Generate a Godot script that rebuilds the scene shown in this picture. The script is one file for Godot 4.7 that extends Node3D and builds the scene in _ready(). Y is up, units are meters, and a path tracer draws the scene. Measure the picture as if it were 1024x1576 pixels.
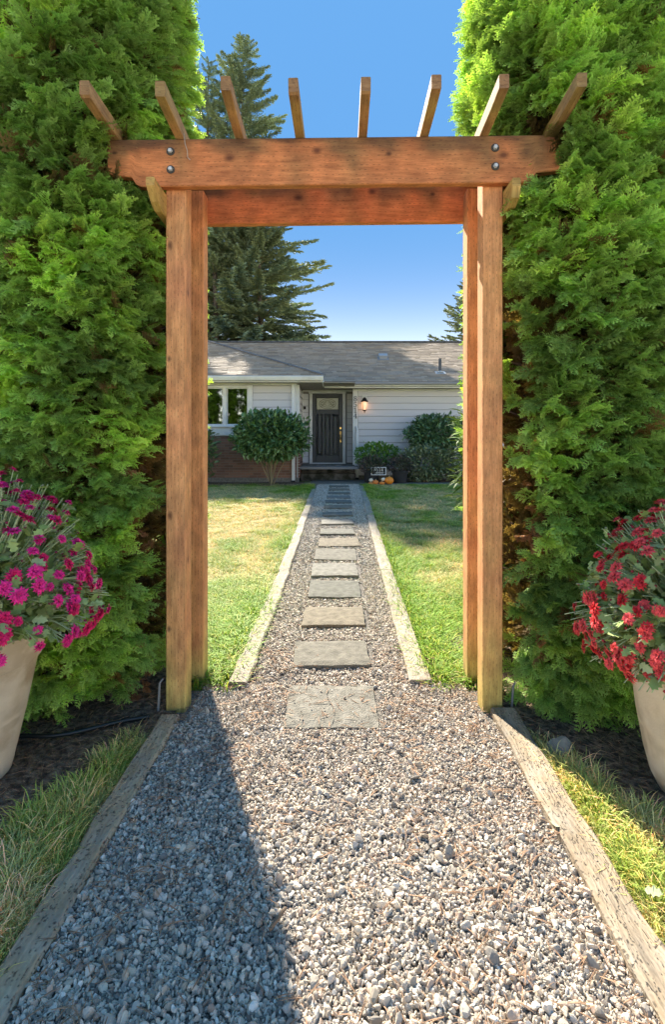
extends Node3D

# ---------------------------------------------------------------- helpers
class MB:
	var v := PackedVector3Array()
	var n := PackedVector3Array()
	var t := PackedVector2Array()
	var c := PackedColorArray()
	var k := 1.0   # vertex colours are stored in eight bits, so bright ones are scaled under 1

	# corners run counter-clockwise as seen from outside
	func tri(a: Vector3, b: Vector3, d: Vector3, col := Color.WHITE, ua := Vector2.ZERO, ub := Vector2.ZERO, ud := Vector2.ZERO) -> void:
		var nn := (b - a).cross(d - a).normalized()
		v.append(a); v.append(d); v.append(b)
		t.append(ua); t.append(ud); t.append(ub)
		for i in 3:
			n.append(nn)
			c.append(col)

	func tri_c(a: Vector3, b: Vector3, d: Vector3, ca: Color, cb: Color, cd: Color, ua := Vector2.ZERO, ub := Vector2.ZERO, ud := Vector2.ZERO) -> void:
		var nn := (b - a).cross(d - a).normalized()
		v.append(a); v.append(d); v.append(b)
		t.append(ua); t.append(ud); t.append(ub)
		c.append(ca); c.append(cd); c.append(cb)
		for i in 3:
			n.append(nn)

	func tri_n(a: Vector3, b: Vector3, d: Vector3, na: Vector3, nb: Vector3, nd: Vector3, ca: Color, cb: Color, cd: Color, ua := Vector2.ZERO, ub := Vector2.ZERO, ud := Vector2.ZERO) -> void:
		v.append(a); v.append(d); v.append(b)
		n.append(na); n.append(nd); n.append(nb)
		t.append(ua); t.append(ud); t.append(ub)
		c.append(ca); c.append(cd); c.append(cb)

	func quad(a: Vector3, b: Vector3, d: Vector3, e: Vector3, col := Color.WHITE) -> void:
		tri(a, b, d, col)
		tri(a, d, e, col)

	func quad_uv(a: Vector3, b: Vector3, d: Vector3, e: Vector3, col: Color, ua: Vector2, ub: Vector2, ud: Vector2, ue: Vector2) -> void:
		tri(a, b, d, col, ua, ub, ud)
		tri(a, d, e, col, ua, ud, ue)

	func box(p: Vector3, s: Vector3, bs := Basis.IDENTITY, col := Color.WHITE) -> void:
		var h := s * 0.5
		var cr := []
		for i in 8:
			cr.append(p + bs * Vector3(h.x if i & 1 else -h.x, h.y if i & 2 else -h.y, h.z if i & 4 else -h.z))
		for f in [[4, 5, 7, 6], [1, 0, 2, 3], [5, 1, 3, 7], [0, 4, 6, 2], [6, 7, 3, 2], [0, 1, 5, 4]]:
			quad(cr[f[0]], cr[f[1]], cr[f[2]], cr[f[3]], col)

	# box with chamfered edges, drawn as a swept octagon along its longest axis
	func bevel(p: Vector3, s: Vector3, ch: float, col := Color.WHITE) -> void:
		var h := s * 0.5
		var axes := [Vector3.RIGHT, Vector3.UP, Vector3.BACK]
		var l := s.max_axis_index()
		var tt: Vector3 = axes[l]
		var aa: Vector3 = axes[(l + 1) % 3]
		var bb: Vector3 = axes[(l + 2) % 3]
		var ha: float = h[(l + 1) % 3]
		var hb: float = h[(l + 2) % 3]
		var ht: float = h[l]
		var rings := []
		for r in [[-ht, ch], [-ht + ch, 0.0], [ht - ch, 0.0], [ht, ch]]:
			var a: float = ha - r[1]
			var b: float = hb - r[1]
			var ring := []
			for q in [[a, -b + ch], [a, b - ch], [a - ch, b], [-a + ch, b], [-a, b - ch], [-a, -b + ch], [-a + ch, -b], [a - ch, -b]]:
				ring.append(p + tt * r[0] + aa * q[0] + bb * q[1])
			rings.append(ring)
		for i in 3:
			for j in 8:
				var k := (j + 1) % 8
				quad(rings[i][j], rings[i][k], rings[i + 1][k], rings[i + 1][j], col)
		for j in range(1, 7):
			tri(rings[0][0], rings[0][j + 1], rings[0][j], col)
			tri(rings[3][0], rings[3][j], rings[3][j + 1], col)

	# tube through points with a radius each
	func tube(pts: Array, rad: Array, sides := 6, col := Color.WHITE, caps := true) -> void:
		var rings := []
		var ns := []
		var up := Vector3.UP
		for i in pts.size():
			var d: Vector3 = (pts[mini(i + 1, pts.size() - 1)] - pts[maxi(i - 1, 0)]).normalized()
			if absf(d.dot(up)) > 0.95:
				up = Vector3.RIGHT if absf(d.x) < 0.8 else Vector3.BACK
			var a := d.cross(up).normalized()
			var b := a.cross(d).normalized()
			up = b
			var ring := []
			var nr := []
			for j in sides:
				var w := TAU * j / sides
				var nn := a * cos(w) + b * sin(w)
				nr.append(nn)
				ring.append(pts[i] + nn * rad[i])
			rings.append(ring)
			ns.append(nr)
		for i in pts.size() - 1:
			for j in sides:
				var k := (j + 1) % sides
				tri_n(rings[i][j], rings[i + 1][k], rings[i][k], ns[i][j], ns[i + 1][k], ns[i][k], col, col, col)
				tri_n(rings[i][j], rings[i + 1][j], rings[i + 1][k], ns[i][j], ns[i + 1][j], ns[i + 1][k], col, col, col)
		if caps:
			for j in range(1, sides - 1):
				tri(rings[0][0], rings[0][j], rings[0][j + 1], col)
				tri(rings[-1][0], rings[-1][j + 1], rings[-1][j], col)

	# surface of revolution round a vertical axis; profile of (radius, height) from bottom to top
	func lathe(p: Vector3, prof: Array, sides := 24, col := Color.WHITE, wob := 0.0) -> void:
		for i in prof.size() - 1:
			var q0: Vector2 = prof[i]
			var q1: Vector2 = prof[i + 1]
			var e := (q1 - q0).normalized()
			for j in sides:
				var w0 := TAU * j / sides
				var w1 := TAU * (j + 1) / sides
				var d0 := Vector3(cos(w0), 0, -sin(w0))
				var d1 := Vector3(cos(w1), 0, -sin(w1))
				var f0 := 1.0 + wob * cos(w0 * 9.0)
				var f1 := 1.0 + wob * cos(w1 * 9.0)
				var n0 := d0 * e.y - Vector3.UP * e.x
				var n1 := d1 * e.y - Vector3.UP * e.x
				var a := p + d0 * q0.x * f0 + Vector3.UP * q0.y
				var b := p + d1 * q0.x * f1 + Vector3.UP * q0.y
				var cc := p + d1 * q1.x * f1 + Vector3.UP * q1.y
				var dd := p + d0 * q1.x * f0 + Vector3.UP * q1.y
				if q0.x > 0.0001:
					tri_n(a, b, cc, n0, n1, n1, col, col, col)
				if q1.x > 0.0001:
					tri_n(a, cc, dd, n0, n1, n0, col, col, col)

	func mesh() -> ArrayMesh:
		var arr := []
		arr.resize(Mesh.ARRAY_MAX)
		arr[Mesh.ARRAY_VERTEX] = v
		arr[Mesh.ARRAY_NORMAL] = n
		arr[Mesh.ARRAY_TEX_UV] = t
		if k != 1.0:
			for i in c.size():
				c[i] = Color(c[i].r * k, c[i].g * k, c[i].b * k)
		arr[Mesh.ARRAY_COLOR] = c
		var m := ArrayMesh.new()
		m.add_surface_from_arrays(Mesh.PRIMITIVE_TRIANGLES, arr)
		return m

var rng := RandomNumberGenerator.new()
var used := {}
var noise := FastNoiseLite.new()
var noise2 := FastNoiseLite.new()
var M := {}

func rf(a: float, b: float) -> float:
	return rng.randf_range(a, b)

func numbered(called: String) -> String:
	if not used.has(called):
		used[called] = 0
		return called
	used[called] += 1
	return "%s_%03d" % [called, used[called]]

func tag(o: Node, label: String, category := "", group := "", kind := "") -> Node:
	o.set_meta("label", label)
	if category != "": o.set_meta("category", category)
	if group != "": o.set_meta("group", group)
	if kind != "": o.set_meta("kind", kind)
	return o

func base(called: String, at: Vector3, label: String, category: String, group := "") -> Node3D:
	var o := Node3D.new()
	o.name = numbered(called)
	o.position = at
	add_child(o, true)
	tag(o, label, category, group)
	return o

# one named mesh, as a part of parent or as a top-level object
func put(called: String, mesh: Mesh, m: Material, parent: Node = null, at := Vector3.ZERO) -> MeshInstance3D:
	var o := MeshInstance3D.new()
	o.name = called if parent else numbered(called)
	o.mesh = mesh
	o.material_override = m
	o.position = at
	(parent if parent else self).add_child(o, true)
	return o

func struct(called: String, mesh: Mesh, m: Material, label: String) -> MeshInstance3D:
	var o := put(called, mesh, m)
	tag(o, label, "", "", "structure")
	return o

# many copies of one mesh that nobody could count
func scatter(called: String, mesh: Mesh, m: Material, xf: Array, col: Array, parent: Node = null, gain := 1.0) -> MultiMeshInstance3D:
	var mm := MultiMesh.new()
	mm.transform_format = MultiMesh.TRANSFORM_3D
	mm.use_colors = true
	mm.mesh = mesh
	mm.instance_count = xf.size()
	for i in xf.size():
		mm.set_instance_transform(i, xf[i])
		mm.set_instance_color(i, Color(col[i].r * gain, col[i].g * gain, col[i].b * gain))
	var o := MultiMeshInstance3D.new()
	o.name = called if parent else numbered(called)
	o.multimesh = mm
	o.material_override = m
	(parent if parent else self).add_child(o, true)
	o.set_meta("kind", "stuff")
	return o

func lin(r: float, g: float, b: float) -> Color:
	return Color(r, g, b).linear_to_srgb()

func mat(r: float, g: float, b: float, rough := 0.8, vc := false) -> StandardMaterial3D:
	var m := StandardMaterial3D.new()
	m.albedo_color = lin(r, g, b)
	m.roughness = rough
	m.vertex_color_use_as_albedo = vc
	return m

func noise_tex(freq: float, ramp: Array, size := 512, oct := 5, seed_ := 3, type := FastNoiseLite.TYPE_SIMPLEX_SMOOTH) -> NoiseTexture2D:
	var f := FastNoiseLite.new()
	f.seed = seed_
	f.frequency = freq
	f.noise_type = type
	f.fractal_octaves = oct
	var nt := NoiseTexture2D.new()
	nt.width = size
	nt.height = size
	nt.seamless = true
	nt.noise = f
	var g := Gradient.new()
	var offs := PackedFloat32Array()
	var cols := PackedColorArray()
	for i in ramp.size():
		offs.append(ramp[i][0])
		cols.append(ramp[i][1])
	g.offsets = offs
	g.colors = cols
	nt.color_ramp = g
	return nt

func tri_mat(tex: Texture2D, scale_: float, rough := 0.85, bump: Texture2D = null, bump_cm := 0.0) -> StandardMaterial3D:
	var m := StandardMaterial3D.new()
	m.albedo_texture = tex
	m.uv1_triplanar = true
	m.uv1_world_triplanar = true
	m.uv1_scale = Vector3.ONE * scale_
	m.roughness = rough
	if bump:
		m.heightmap_enabled = true
		m.heightmap_texture = bump
		m.heightmap_scale = bump_cm
	return m

func leaf_mat(through := 0.5, rough := 0.55) -> StandardMaterial3D:
	var m := StandardMaterial3D.new()
	m.vertex_color_use_as_albedo = true
	m.roughness = rough
	m.metallic_specular = 0.35
	m.backlight_enabled = true
	m.backlight = Color(through, through, through * 0.7)
	m.cull_mode = BaseMaterial3D.CULL_DISABLED
	return m

# lawn level: flat at the arbor, rising gently towards the house
func gy(z: float) -> float:
	return 0.13 * smoothstep(-5.0, -13.0, z)

func basis_to(dir: Vector3, nrm: Vector3) -> Basis:
	# local x along dir, local y towards nrm
	var x := dir.normalized()
	var z := x.cross(nrm)
	if z.length() < 0.01:
		z = x.cross(Vector3(0.3, 0.8, 0.5))
	z = z.normalized()
	return Basis(x, z.cross(x), z)

func rand_dir() -> Vector3:
	var y := rf(-1, 1)
	var w := rf(0, TAU)
	var r := sqrt(1.0 - y * y)
	return Vector3(r * cos(w), y, r * sin(w))

# ---------------------------------------------------------------- main
func _ready() -> void:
	rng.seed = 20240
	noise.seed = 11
	noise.frequency = 1.0
	noise.fractal_octaves = 3
	noise2.seed = 47
	noise2.frequency = 1.0
	noise2.fractal_octaves = 2

	var cam := Camera3D.new()
	cam.name = "camera"
	add_child(cam)
	cam.position = Vector3(0, 1.2, 0)
	cam.set_frustum(0.05 * 1576.0 / 796.0, Vector2(-2.5, -107.0) / 796.0 * 0.05, 0.05, 600.0)
	cam.current = true

	var env := Environment.new()
	env.background_mode = Environment.BG_SKY
	var sm := ProceduralSkyMaterial.new()
	sm.sky_top_color = lin(0.0205, 0.0560, 0.115)
	sm.sky_horizon_color = lin(0.90, 0.845, 0.745)
	sm.sky_curve = 0.053
	sm.ground_horizon_color = lin(0.34, 0.50, 0.62)
	sm.ground_bottom_color = lin(0.16, 0.16, 0.12)
	sm.ground_curve = 0.05
	sm.sun_angle_max = 3.0
	var sky := Sky.new()
	sky.sky_material = sm
	env.sky = sky
	env.tonemap_mode = Environment.TONE_MAPPER_LINEAR
	env.tonemap_exposure = 7.8
	env.sdfgi_enabled = true
	env.ssao_enabled = true
	env.ssil_enabled = true
	var we := WorldEnvironment.new()
	we.name = "world"
	we.environment = env
	add_child(we)

	var sun := DirectionalLight3D.new()
	sun.name = "sun"
	add_child(sun)
	var el := deg_to_rad(41.0)
	var az := Vector3(-0.34, 0, -0.94).normalized()
	sun.look_at_from_position(az * cos(el) * 60.0 + Vector3.UP * sin(el) * 60.0, Vector3.ZERO)
	sun.light_color = Color(1.0, 0.965, 0.90)
	sun.light_energy = 0.6
	sun.light_angular_distance = 0.5
	sun.shadow_enabled = true

	make_materials()
	ground()
	house()
	firs()
	arbor()
	hedges()
	path_pieces()
	lawn()
	gravel()
	garden_by_house()
	potted_mums()
	small_things()

# ---------------------------------------------------------------- materials
func wood_image(seed_: int, pale: Color, dark: Color, incised: bool) -> Array:
	var w := 1024
	var h := 256
	var f := FastNoiseLite.new()
	f.seed = seed_
	f.frequency = 1.0
	f.fractal_octaves = 3
	var img := Image.create(w, h, false, Image.FORMAT_RGB8)
	var hgt := Image.create(w, h, false, Image.FORMAT_RGB8)
	var knots := []
	var r := RandomNumberGenerator.new()
	r.seed = seed_
	for i in 3:
		knots.append([r.randf_range(0, w), r.randf_range(20, h - 20), r.randf_range(5, 11)])
	for y in h:
		var row := y / 13
		for x in w:
			var a := TAU * x / w
			var cx := cos(a) * 0.55
			var sx := sin(a) * 0.55
			var ky := 0.0
			var kn := 0.0
			for k in knots:
				var dx: float = (x - k[0]) * 0.55
				var dy: float = y - k[1]
				var d := sqrt(dx * dx + dy * dy)
				if d < k[2] * 4.0:
					ky += dy * exp(-d / k[2]) * 1.3
					kn = maxf(kn, clampf(1.35 - d / k[2], 0, 1))
			var yy := (y + ky)
			var grain := f.get_noise_3d(cx * 2.0, sx * 2.0, yy * 0.075) * 0.6 + f.get_noise_3d(cx * 5.0, sx * 5.0, yy * 0.33 + 40.0) * 0.55
			var fine := f.get_noise_3d(cx * 30.0, sx * 30.0, yy * 0.6 + 90.0)
			var patch := f.get_noise_3d(cx * 3.0 + 9.0, sx * 3.0, y * 0.014)
			var g := clampf(0.5 + grain * 0.66 + fine * 0.2, 0, 1)
			var col := dark.lerp(pale, g)
			col = col * (1.0 + patch * 0.35)
			var hh := 0.6 + grain * 0.2 + fine * 0.1
			if incised:
				# rows of slits left by the preservative rollers
				var cell := (x + (row % 2) * 11 + (row * 7) % 5) % 22
				var ins := y % 13
				if cell < 10 and ins < 2 and f.get_noise_2d(x * 0.045, row * 3.7) > -0.05:
					col = col * (0.62 + 0.25 * f.get_noise_2d(x * 0.07, y * 0.2))
					hh -= 0.3
			if kn > 0.0:
				col = col.lerp(Color(dark.r * 0.28, dark.g * 0.25, dark.b * 0.25), kn * 0.85)
				hh -= kn * 0.1
			col.a = 1.0
			img.set_pixel(x, y, col.linear_to_srgb())
			hgt.set_pixel(x, y, Color(hh, hh, hh))
	hgt.bump_map_to_normal_map(2.5)
	return [ImageTexture.create_from_image(img), ImageTexture.create_from_image(hgt)]

func weathered_image() -> Array:
	var w := 1024
	var h := 128
	var f := FastNoiseLite.new()
	f.seed = 91
	f.frequency = 1.0
	f.fractal_octaves = 3
	var img := Image.create(w, h, false, Image.FORMAT_RGB8)
	var hgt := Image.create(w, h, false, Image.FORMAT_RGB8)
	for y in h:
		for x in w:
			var a := TAU * x / w
			var cx := cos(a)
			var sx := sin(a)
			var grain := f.get_noise_3d(cx * 1.6, sx * 1.6, y * 0.16)
			var fine := f.get_noise_3d(cx * 9.0, sx * 9.0, y * 0.45 + 70.0)
			var crack := clampf((absf(f.get_noise_3d(cx * 2.6 + 20.0, sx * 2.6, y * 0.11 + 30.0)) - 0.02) * 14.0, 0, 1)
			var seg := clampf(f.get_noise_3d(cx * 14.0, sx * 14.0, y * 0.2 + 200.0) * 3.0 + 0.6, 0, 1)
			crack = lerpf(1.0, crack, seg)
			var g := 0.50 + grain * 0.17 + fine * 0.13
			g *= lerpf(0.22, 1.0, crack)
			var stain := clampf(f.get_noise_3d(cx * 2.0, sx * 2.0, y * 0.03 + 11.0) + 0.3, 0, 1)
			var col := Color(g, g * lerpf(0.84, 0.93, stain), g * lerpf(0.64, 0.84, stain))
			img.set_pixel(x, y, col.linear_to_srgb())
			var hh := clampf(0.5 + grain * 0.3 + fine * 0.15, 0, 1) * crack
			hgt.set_pixel(x, y, Color(hh, hh, hh))
	hgt.bump_map_to_normal_map(4.0)
	return [ImageTexture.create_from_image(img), ImageTexture.create_from_image(hgt)]

func textured(pair: Array, tint := Color.WHITE, rough := 0.8) -> StandardMaterial3D:
	var m := StandardMaterial3D.new()
	m.albedo_texture = pair[0]
	m.albedo_color = tint
	m.normal_enabled = true
	m.normal_texture = pair[1]
	m.normal_scale = 0.8
	m.roughness = rough
	m.vertex_color_use_as_albedo = true
	return m

func make_materials() -> void:
	var wd := wood_image(5, Color(0.99, 0.52, 0.235), Color(0.58, 0.235, 0.085), true)
	M.post = textured(wd, lin(1.0, 0.90, 0.80))
	M.beam = textured(wood_image(8, Color(0.92, 0.36, 0.13), Color(0.48, 0.15, 0.048), true), lin(1.0, 0.93, 0.86))
	M.old = textured(weathered_image())
	M.plain = mat(1, 1, 1, 0.8, true)
	M.leaf = leaf_mat(0.6)
	M.gloss_leaf = leaf_mat(0.35, 0.32)
	M.gloss_leaf.metallic_specular = 0.5
	M.thuja = leaf_mat(1.0, 0.5)
	M.needle = leaf_mat(0.5, 0.7)
	M.grass = leaf_mat(0.7, 0.6)
	M.petal = leaf_mat(0.5, 0.75)
	M.bark = tri_mat(noise_tex(0.02, [[0.2, lin(0.05, 0.035, 0.025)], [0.8, lin(0.20, 0.15, 0.11)]], 256), 1.3, 0.95)
	M.white = tri_mat(noise_tex(0.012, [[0.0, lin(0.62, 0.61, 0.57)], [0.5, lin(0.76, 0.76, 0.73)], [1.0, lin(0.8, 0.8, 0.78)]], 256), 0.6, 0.5)
	M.siding = mat(1, 1, 1, 0.6, true)
	M.door = mat(0.055, 0.058, 0.062, 0.42)
	M.door_dark = mat(0.028, 0.03, 0.033, 0.45)
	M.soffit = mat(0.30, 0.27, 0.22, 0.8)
	M.brass = mat(0.75, 0.5, 0.18, 0.25)
	M.brass.metallic = 1.0
	M.black = mat(0.012, 0.012, 0.013, 0.45)
	M.steel = mat(0.55, 0.56, 0.58, 0.38)
	M.steel.metallic = 0.9
	var speck := noise_tex(0.09, [[0.0, Color(0.1, 0.1, 0.1)], [0.5, Color(0.5, 0.5, 0.5)], [1.0, Color.WHITE]], 512, 5, 8)
	M.concrete = tri_mat(noise_tex(0.018, [[0.12, lin(0.13, 0.12, 0.095)], [0.5, lin(0.185, 0.170, 0.138)], [0.88, lin(0.235, 0.218, 0.18)]], 512, 6, 5), 1.6, 0.9, speck, 0.5)
	M.step = tri_mat(noise_tex(0.012, [[0.2, lin(0.045, 0.048, 0.035)], [0.5, lin(0.14, 0.135, 0.12)], [0.8, lin(0.22, 0.21, 0.2)]], 256, 5, 21), 0.9, 0.9)
	M.soil = tri_mat(noise_tex(0.03, [[0.2, lin(0.07, 0.046, 0.028)], [0.5, lin(0.20, 0.135, 0.085)], [0.8, lin(0.32, 0.23, 0.15)]], 512, 6, 14), 1.5, 0.95, speck, 2.5)
	M.ground = tri_mat(noise_tex(0.01, [[0.2, lin(0.16, 0.18, 0.05)], [0.5, lin(0.33, 0.30, 0.12)], [0.75, lin(0.46, 0.40, 0.2)]], 512, 6, 17), 0.35, 0.95, speck, 2.0)
	M.gravelbed = tri_mat(noise_tex(0.05, [[0.2, lin(0.13, 0.115, 0.095)], [0.6, lin(0.27, 0.24, 0.205)], [0.9, lin(0.38, 0.345, 0.30)]], 512, 6, 19), 2.2, 0.95, speck, 2.0)
	M.clay = tri_mat(noise_tex(0.012, [[0.12, lin(0.58, 0.45, 0.30)], [0.4, lin(0.70, 0.565, 0.40)], [0.9, lin(0.77, 0.65, 0.49)]], 256, 5, 23), 2.0, 0.75, speck, 0.12)
	M.clay.detail_enabled = true
	M.clay.detail_blend_mode = BaseMaterial3D.BLEND_MODE_MUL
	M.clay.detail_albedo = noise_tex(0.006, [[0.28, Color(0.86, 0.83, 0.79)], [0.42, Color.WHITE], [0.64, Color.WHITE], [0.8, Color(0.93, 0.925, 0.92)]], 256, 6, 51)
	M.glass = StandardMaterial3D.new()
	# coated panes that mirror the garden
	M.glass.albedo_color = lin(0.30, 0.32, 0.29)
	M.glass.metallic = 1.0
	M.glass.roughness = 0.03

# ---------------------------------------------------------------- ground
func strip_sheet(zs: Array, left: Callable, right: Callable, lift: float, cols := 6) -> ArrayMesh:
	var mb := MB.new()
	for i in zs.size() - 1:
		for j in cols:
			var p := []
			for q in [[i, j], [i, j + 1], [i + 1, j + 1], [i + 1, j]]:
				var z: float = zs[q[0]]
				var f: float = float(q[1]) / cols
				p.append(Vector3(lerpf(left.call(z), right.call(z), f), gy(z) + lift, z))
			mb.quad(p[0], p[1], p[2], p[3])
	return mb.mesh()

func zlist(a: float, b: float, k: int) -> Array:
	var out := []
	for i in k + 1:
		out.append(lerpf(a, b, float(i) / k))
	return out

func path_left(z: float) -> float:
	return -0.415

func path_right(z: float) -> float:
	return lerpf(0.375, 0.60, clampf((-z - 2.5) / 9.0, 0, 1.1))

func in_bed(x: float, z: float) -> bool:
	var a := absf(x)
	var d := -z
	var wob := 0.03 * sin(x * 23.0 + z * 17.0) + 0.02 * sin(z * 41.0)
	if d > 2.10 and d < 3.25:
		return a > 0.72 + wob
	if d > 1.42 and d <= 2.10:
		return a > lerpf(1.02, 0.80, pow((d - 1.42) / 0.68, 1.6)) + wob and a < 1.75
	return false

func ground() -> void:
	var zs := [400.0, 40.0, 8.0]
	zs.append_array(zlist(3.0, -20.0, 46))
	zs.append_array([-60.0, -500.0])
	struct("ground", strip_sheet(zs, func(_z): return -500.0, func(_z): return 500.0, -0.012, 1), M.ground, "dry lawn ground reaching back to the house")
	# gravel bed, wide in front of the arbor, narrow behind it
	var dv := MB.new()  # pale sheet added out of view behind the camera, bounces sunlight forward
	dv.quad(Vector3(-40, -0.004, 1.2), Vector3(-40, -0.004, 14), Vector3(40, -0.004, 14), Vector3(40, -0.004, 1.2))
	struct("bounce_ground", dv.mesh(), tri_mat(noise_tex(0.05, [[0.2, lin(0.34, 0.31, 0.27)], [0.8, lin(0.52, 0.48, 0.42)]], 512, 6, 29), 1.0, 0.95), "pale gravel ground added unseen behind the camera to bounce sunlight")
	struct("gravel_bed", strip_sheet(zlist(1.2, -2.50, 12), func(_z): return -0.70, func(_z): return 0.71, 0.0), M.gravelbed, "sandy bed under the gravel in front of the arbor")
	struct("path", strip_sheet(zlist(-2.5001, -13.15, 24), func(z): return path_left(z) - 0.04, func(z): return path_right(z) + 0.04, 0.0), M.gravelbed, "straight gravel path leading to the front steps")
	for s: int in [-1, 1]:
		var mb := MB.new()
		for ix in 40:
			for iz in 40:
				var x: float = s * (0.70 + ix * 0.16)
				var z := -3.3 + iz * 0.05
				var wx: float = 0.16
				if in_bed(x + s * 0.08, z + 0.025):
					var p := [Vector3(x, 0, z), Vector3(x, 0, z + 0.05), Vector3(x + s * wx, 0, z + 0.05), Vector3(x + s * wx, 0, z)]
					for k in 4:
						p[k].y = 0.006 + 0.012 * noise.get_noise_2d(p[k].x * 3.0, p[k].z * 3.0)
					if s < 0:
						p.reverse()
					mb.quad(p[0], p[1], p[2], p[3])
		struct("planting_soil", mb.mesh(), M.soil, "dark bare soil under the %s hedge and pot" % ("left" if s < 0 else "right"))
	# soil along the front of the house and the concrete walk
	var sb := MB.new()
	sb.box(Vector3(-4.6, gy(-13.6) - 0.02, -13.35), Vector3(7.6, 0.06, 1.1))
	sb.box(Vector3(5.0, gy(-14) - 0.02, -14.4), Vector3(8.8, 0.06, 1.2))
	struct("bed_soil", sb.mesh(), M.soil, "dark soil bed along the front of the house")
	var wb := MB.new()
	wb.bevel(Vector3(0.13, gy(-13.6) - 0.03, -13.95), Vector3(1.5, 0.09, 1.5), 0.01)
	wb.bevel(Vector3(5.0, gy(-13.6) - 0.03, -13.45), Vector3(8.2, 0.09, 0.5), 0.01)
	struct("concrete_walk", wb.mesh(), M.concrete, "grey concrete walk at the foot of the front steps")

# ---------------------------------------------------------------- arbor
# a sawn timber: stations along T, each with its own bounds [a0, a1, b0, b1] across
func lumber(o: Vector3, A: Vector3, B: Vector3, stations: Array, ch: float, tint: Callable, split := 3) -> ArrayMesh:
	var T := A.cross(B)
	var mb := MB.new()
	mb.k = 0.84
	var off := Vector2(rf(0, 1), rf(0, 1))
	var rings := []
	for st in stations:
		var a0: float = st[1]; var a1: float = st[2]; var b0: float = st[3]; var b1: float = st[4]
		var cs := [Vector2(a1, b0 + ch), Vector2(a1, b1 - ch), Vector2(a1 - ch, b1), Vector2(a0 + ch, b1), Vector2(a0, b1 - ch), Vector2(a0, b0 + ch), Vector2(a0 + ch, b0), Vector2(a1 - ch, b0)]
		var ring := []
		for i in 8:
			var p: Vector2 = cs[i]
			var q: Vector2 = cs[(i + 1) % 8]
			var k := split if i % 2 == 0 else 1
			for j in k:
				ring.append(p.lerp(q, float(j) / k))
		rings.append(ring)
	var m: int = rings[0].size()
	var dist := [0.0]
	for j in m:
		dist.append(dist[-1] + (rings[0][(j + 1) % m] - rings[0][j]).length())
	for i in stations.size() - 1:
		for j in m:
			var k := (j + 1) % m
			var r := [[i, j, dist[j]], [i, k, dist[j + 1]], [i + 1, k, dist[j + 1]], [i + 1, j, dist[j]]]
			var p := []
			var u := []
			var c := []
			for e in r:
				var q: Vector2 = rings[e[0]][e[1]]
				var t: float = stations[e[0]][0]
				p.append(o + A * q.x + B * q.y + T * t)
				u.append(Vector2(t / 1.2, e[2] / 0.30) + off)
				c.append(tint.call(t, q.x, q.y))
			mb.tri_c(p[0], p[1], p[2], c[0], c[1], c[2], u[0], u[1], u[2])
			mb.tri_c(p[0], p[2], p[3], c[0], c[2], c[3], u[0], u[2], u[3])
	for e in [0, stations.size() - 1]:
		var t: float = stations[e][0]
		for j in range(1, m - 1):
			var p := []
			var u := []
			for q in [rings[e][0], rings[e][j], rings[e][j + 1]]:
				p.append(o + A * q.x + B * q.y + T * t)
				u.append(Vector2(q.x * 0.8, q.y * 3.0) + off)
			var cc: Color = tint.call(t, rings[e][j].x, rings[e][j].y) * 0.8
			if e == 0:
				mb.tri(p[0], p[2], p[1], cc, u[0], u[2], u[1])
			else:
				mb.tri(p[0], p[1], p[2], cc, u[0], u[1], u[2])
	return mb.mesh()

func stations(a: float, b: float, k: int, bounds: Array) -> Array:
	var out := []
	for i in k + 1:
		out.append([lerpf(a, b, float(i) / k)] + bounds)
	return out

func moss_tint(seed_: float, foot: float) -> Callable:
	return func(t: float, a: float, b: float) -> Color:
		var n := noise.get_noise_3d(t * 2.2 + seed_, a * 9.0, b * 9.0)
		var v := 1.0 + n * 0.2
		var c := Color(v, v * (1.0 + 0.10 * noise.get_noise_2d(t * 3.0, seed_)), v)
		if foot > 0.0:
			var g := clampf((foot + 0.16 + n * 0.22 - t) / 0.24, 0, 1)
			c = c.lerp(Color(0.55, 1.35, 0.75), g * 0.9)
			var g2 := clampf((0.9 + n * 0.9 - t) / 0.6, 0, 1)
			c = c.lerp(Color(0.8, 1.1, 0.95), g2 * 0.5)
		c.a = 1.0
		return c

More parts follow.
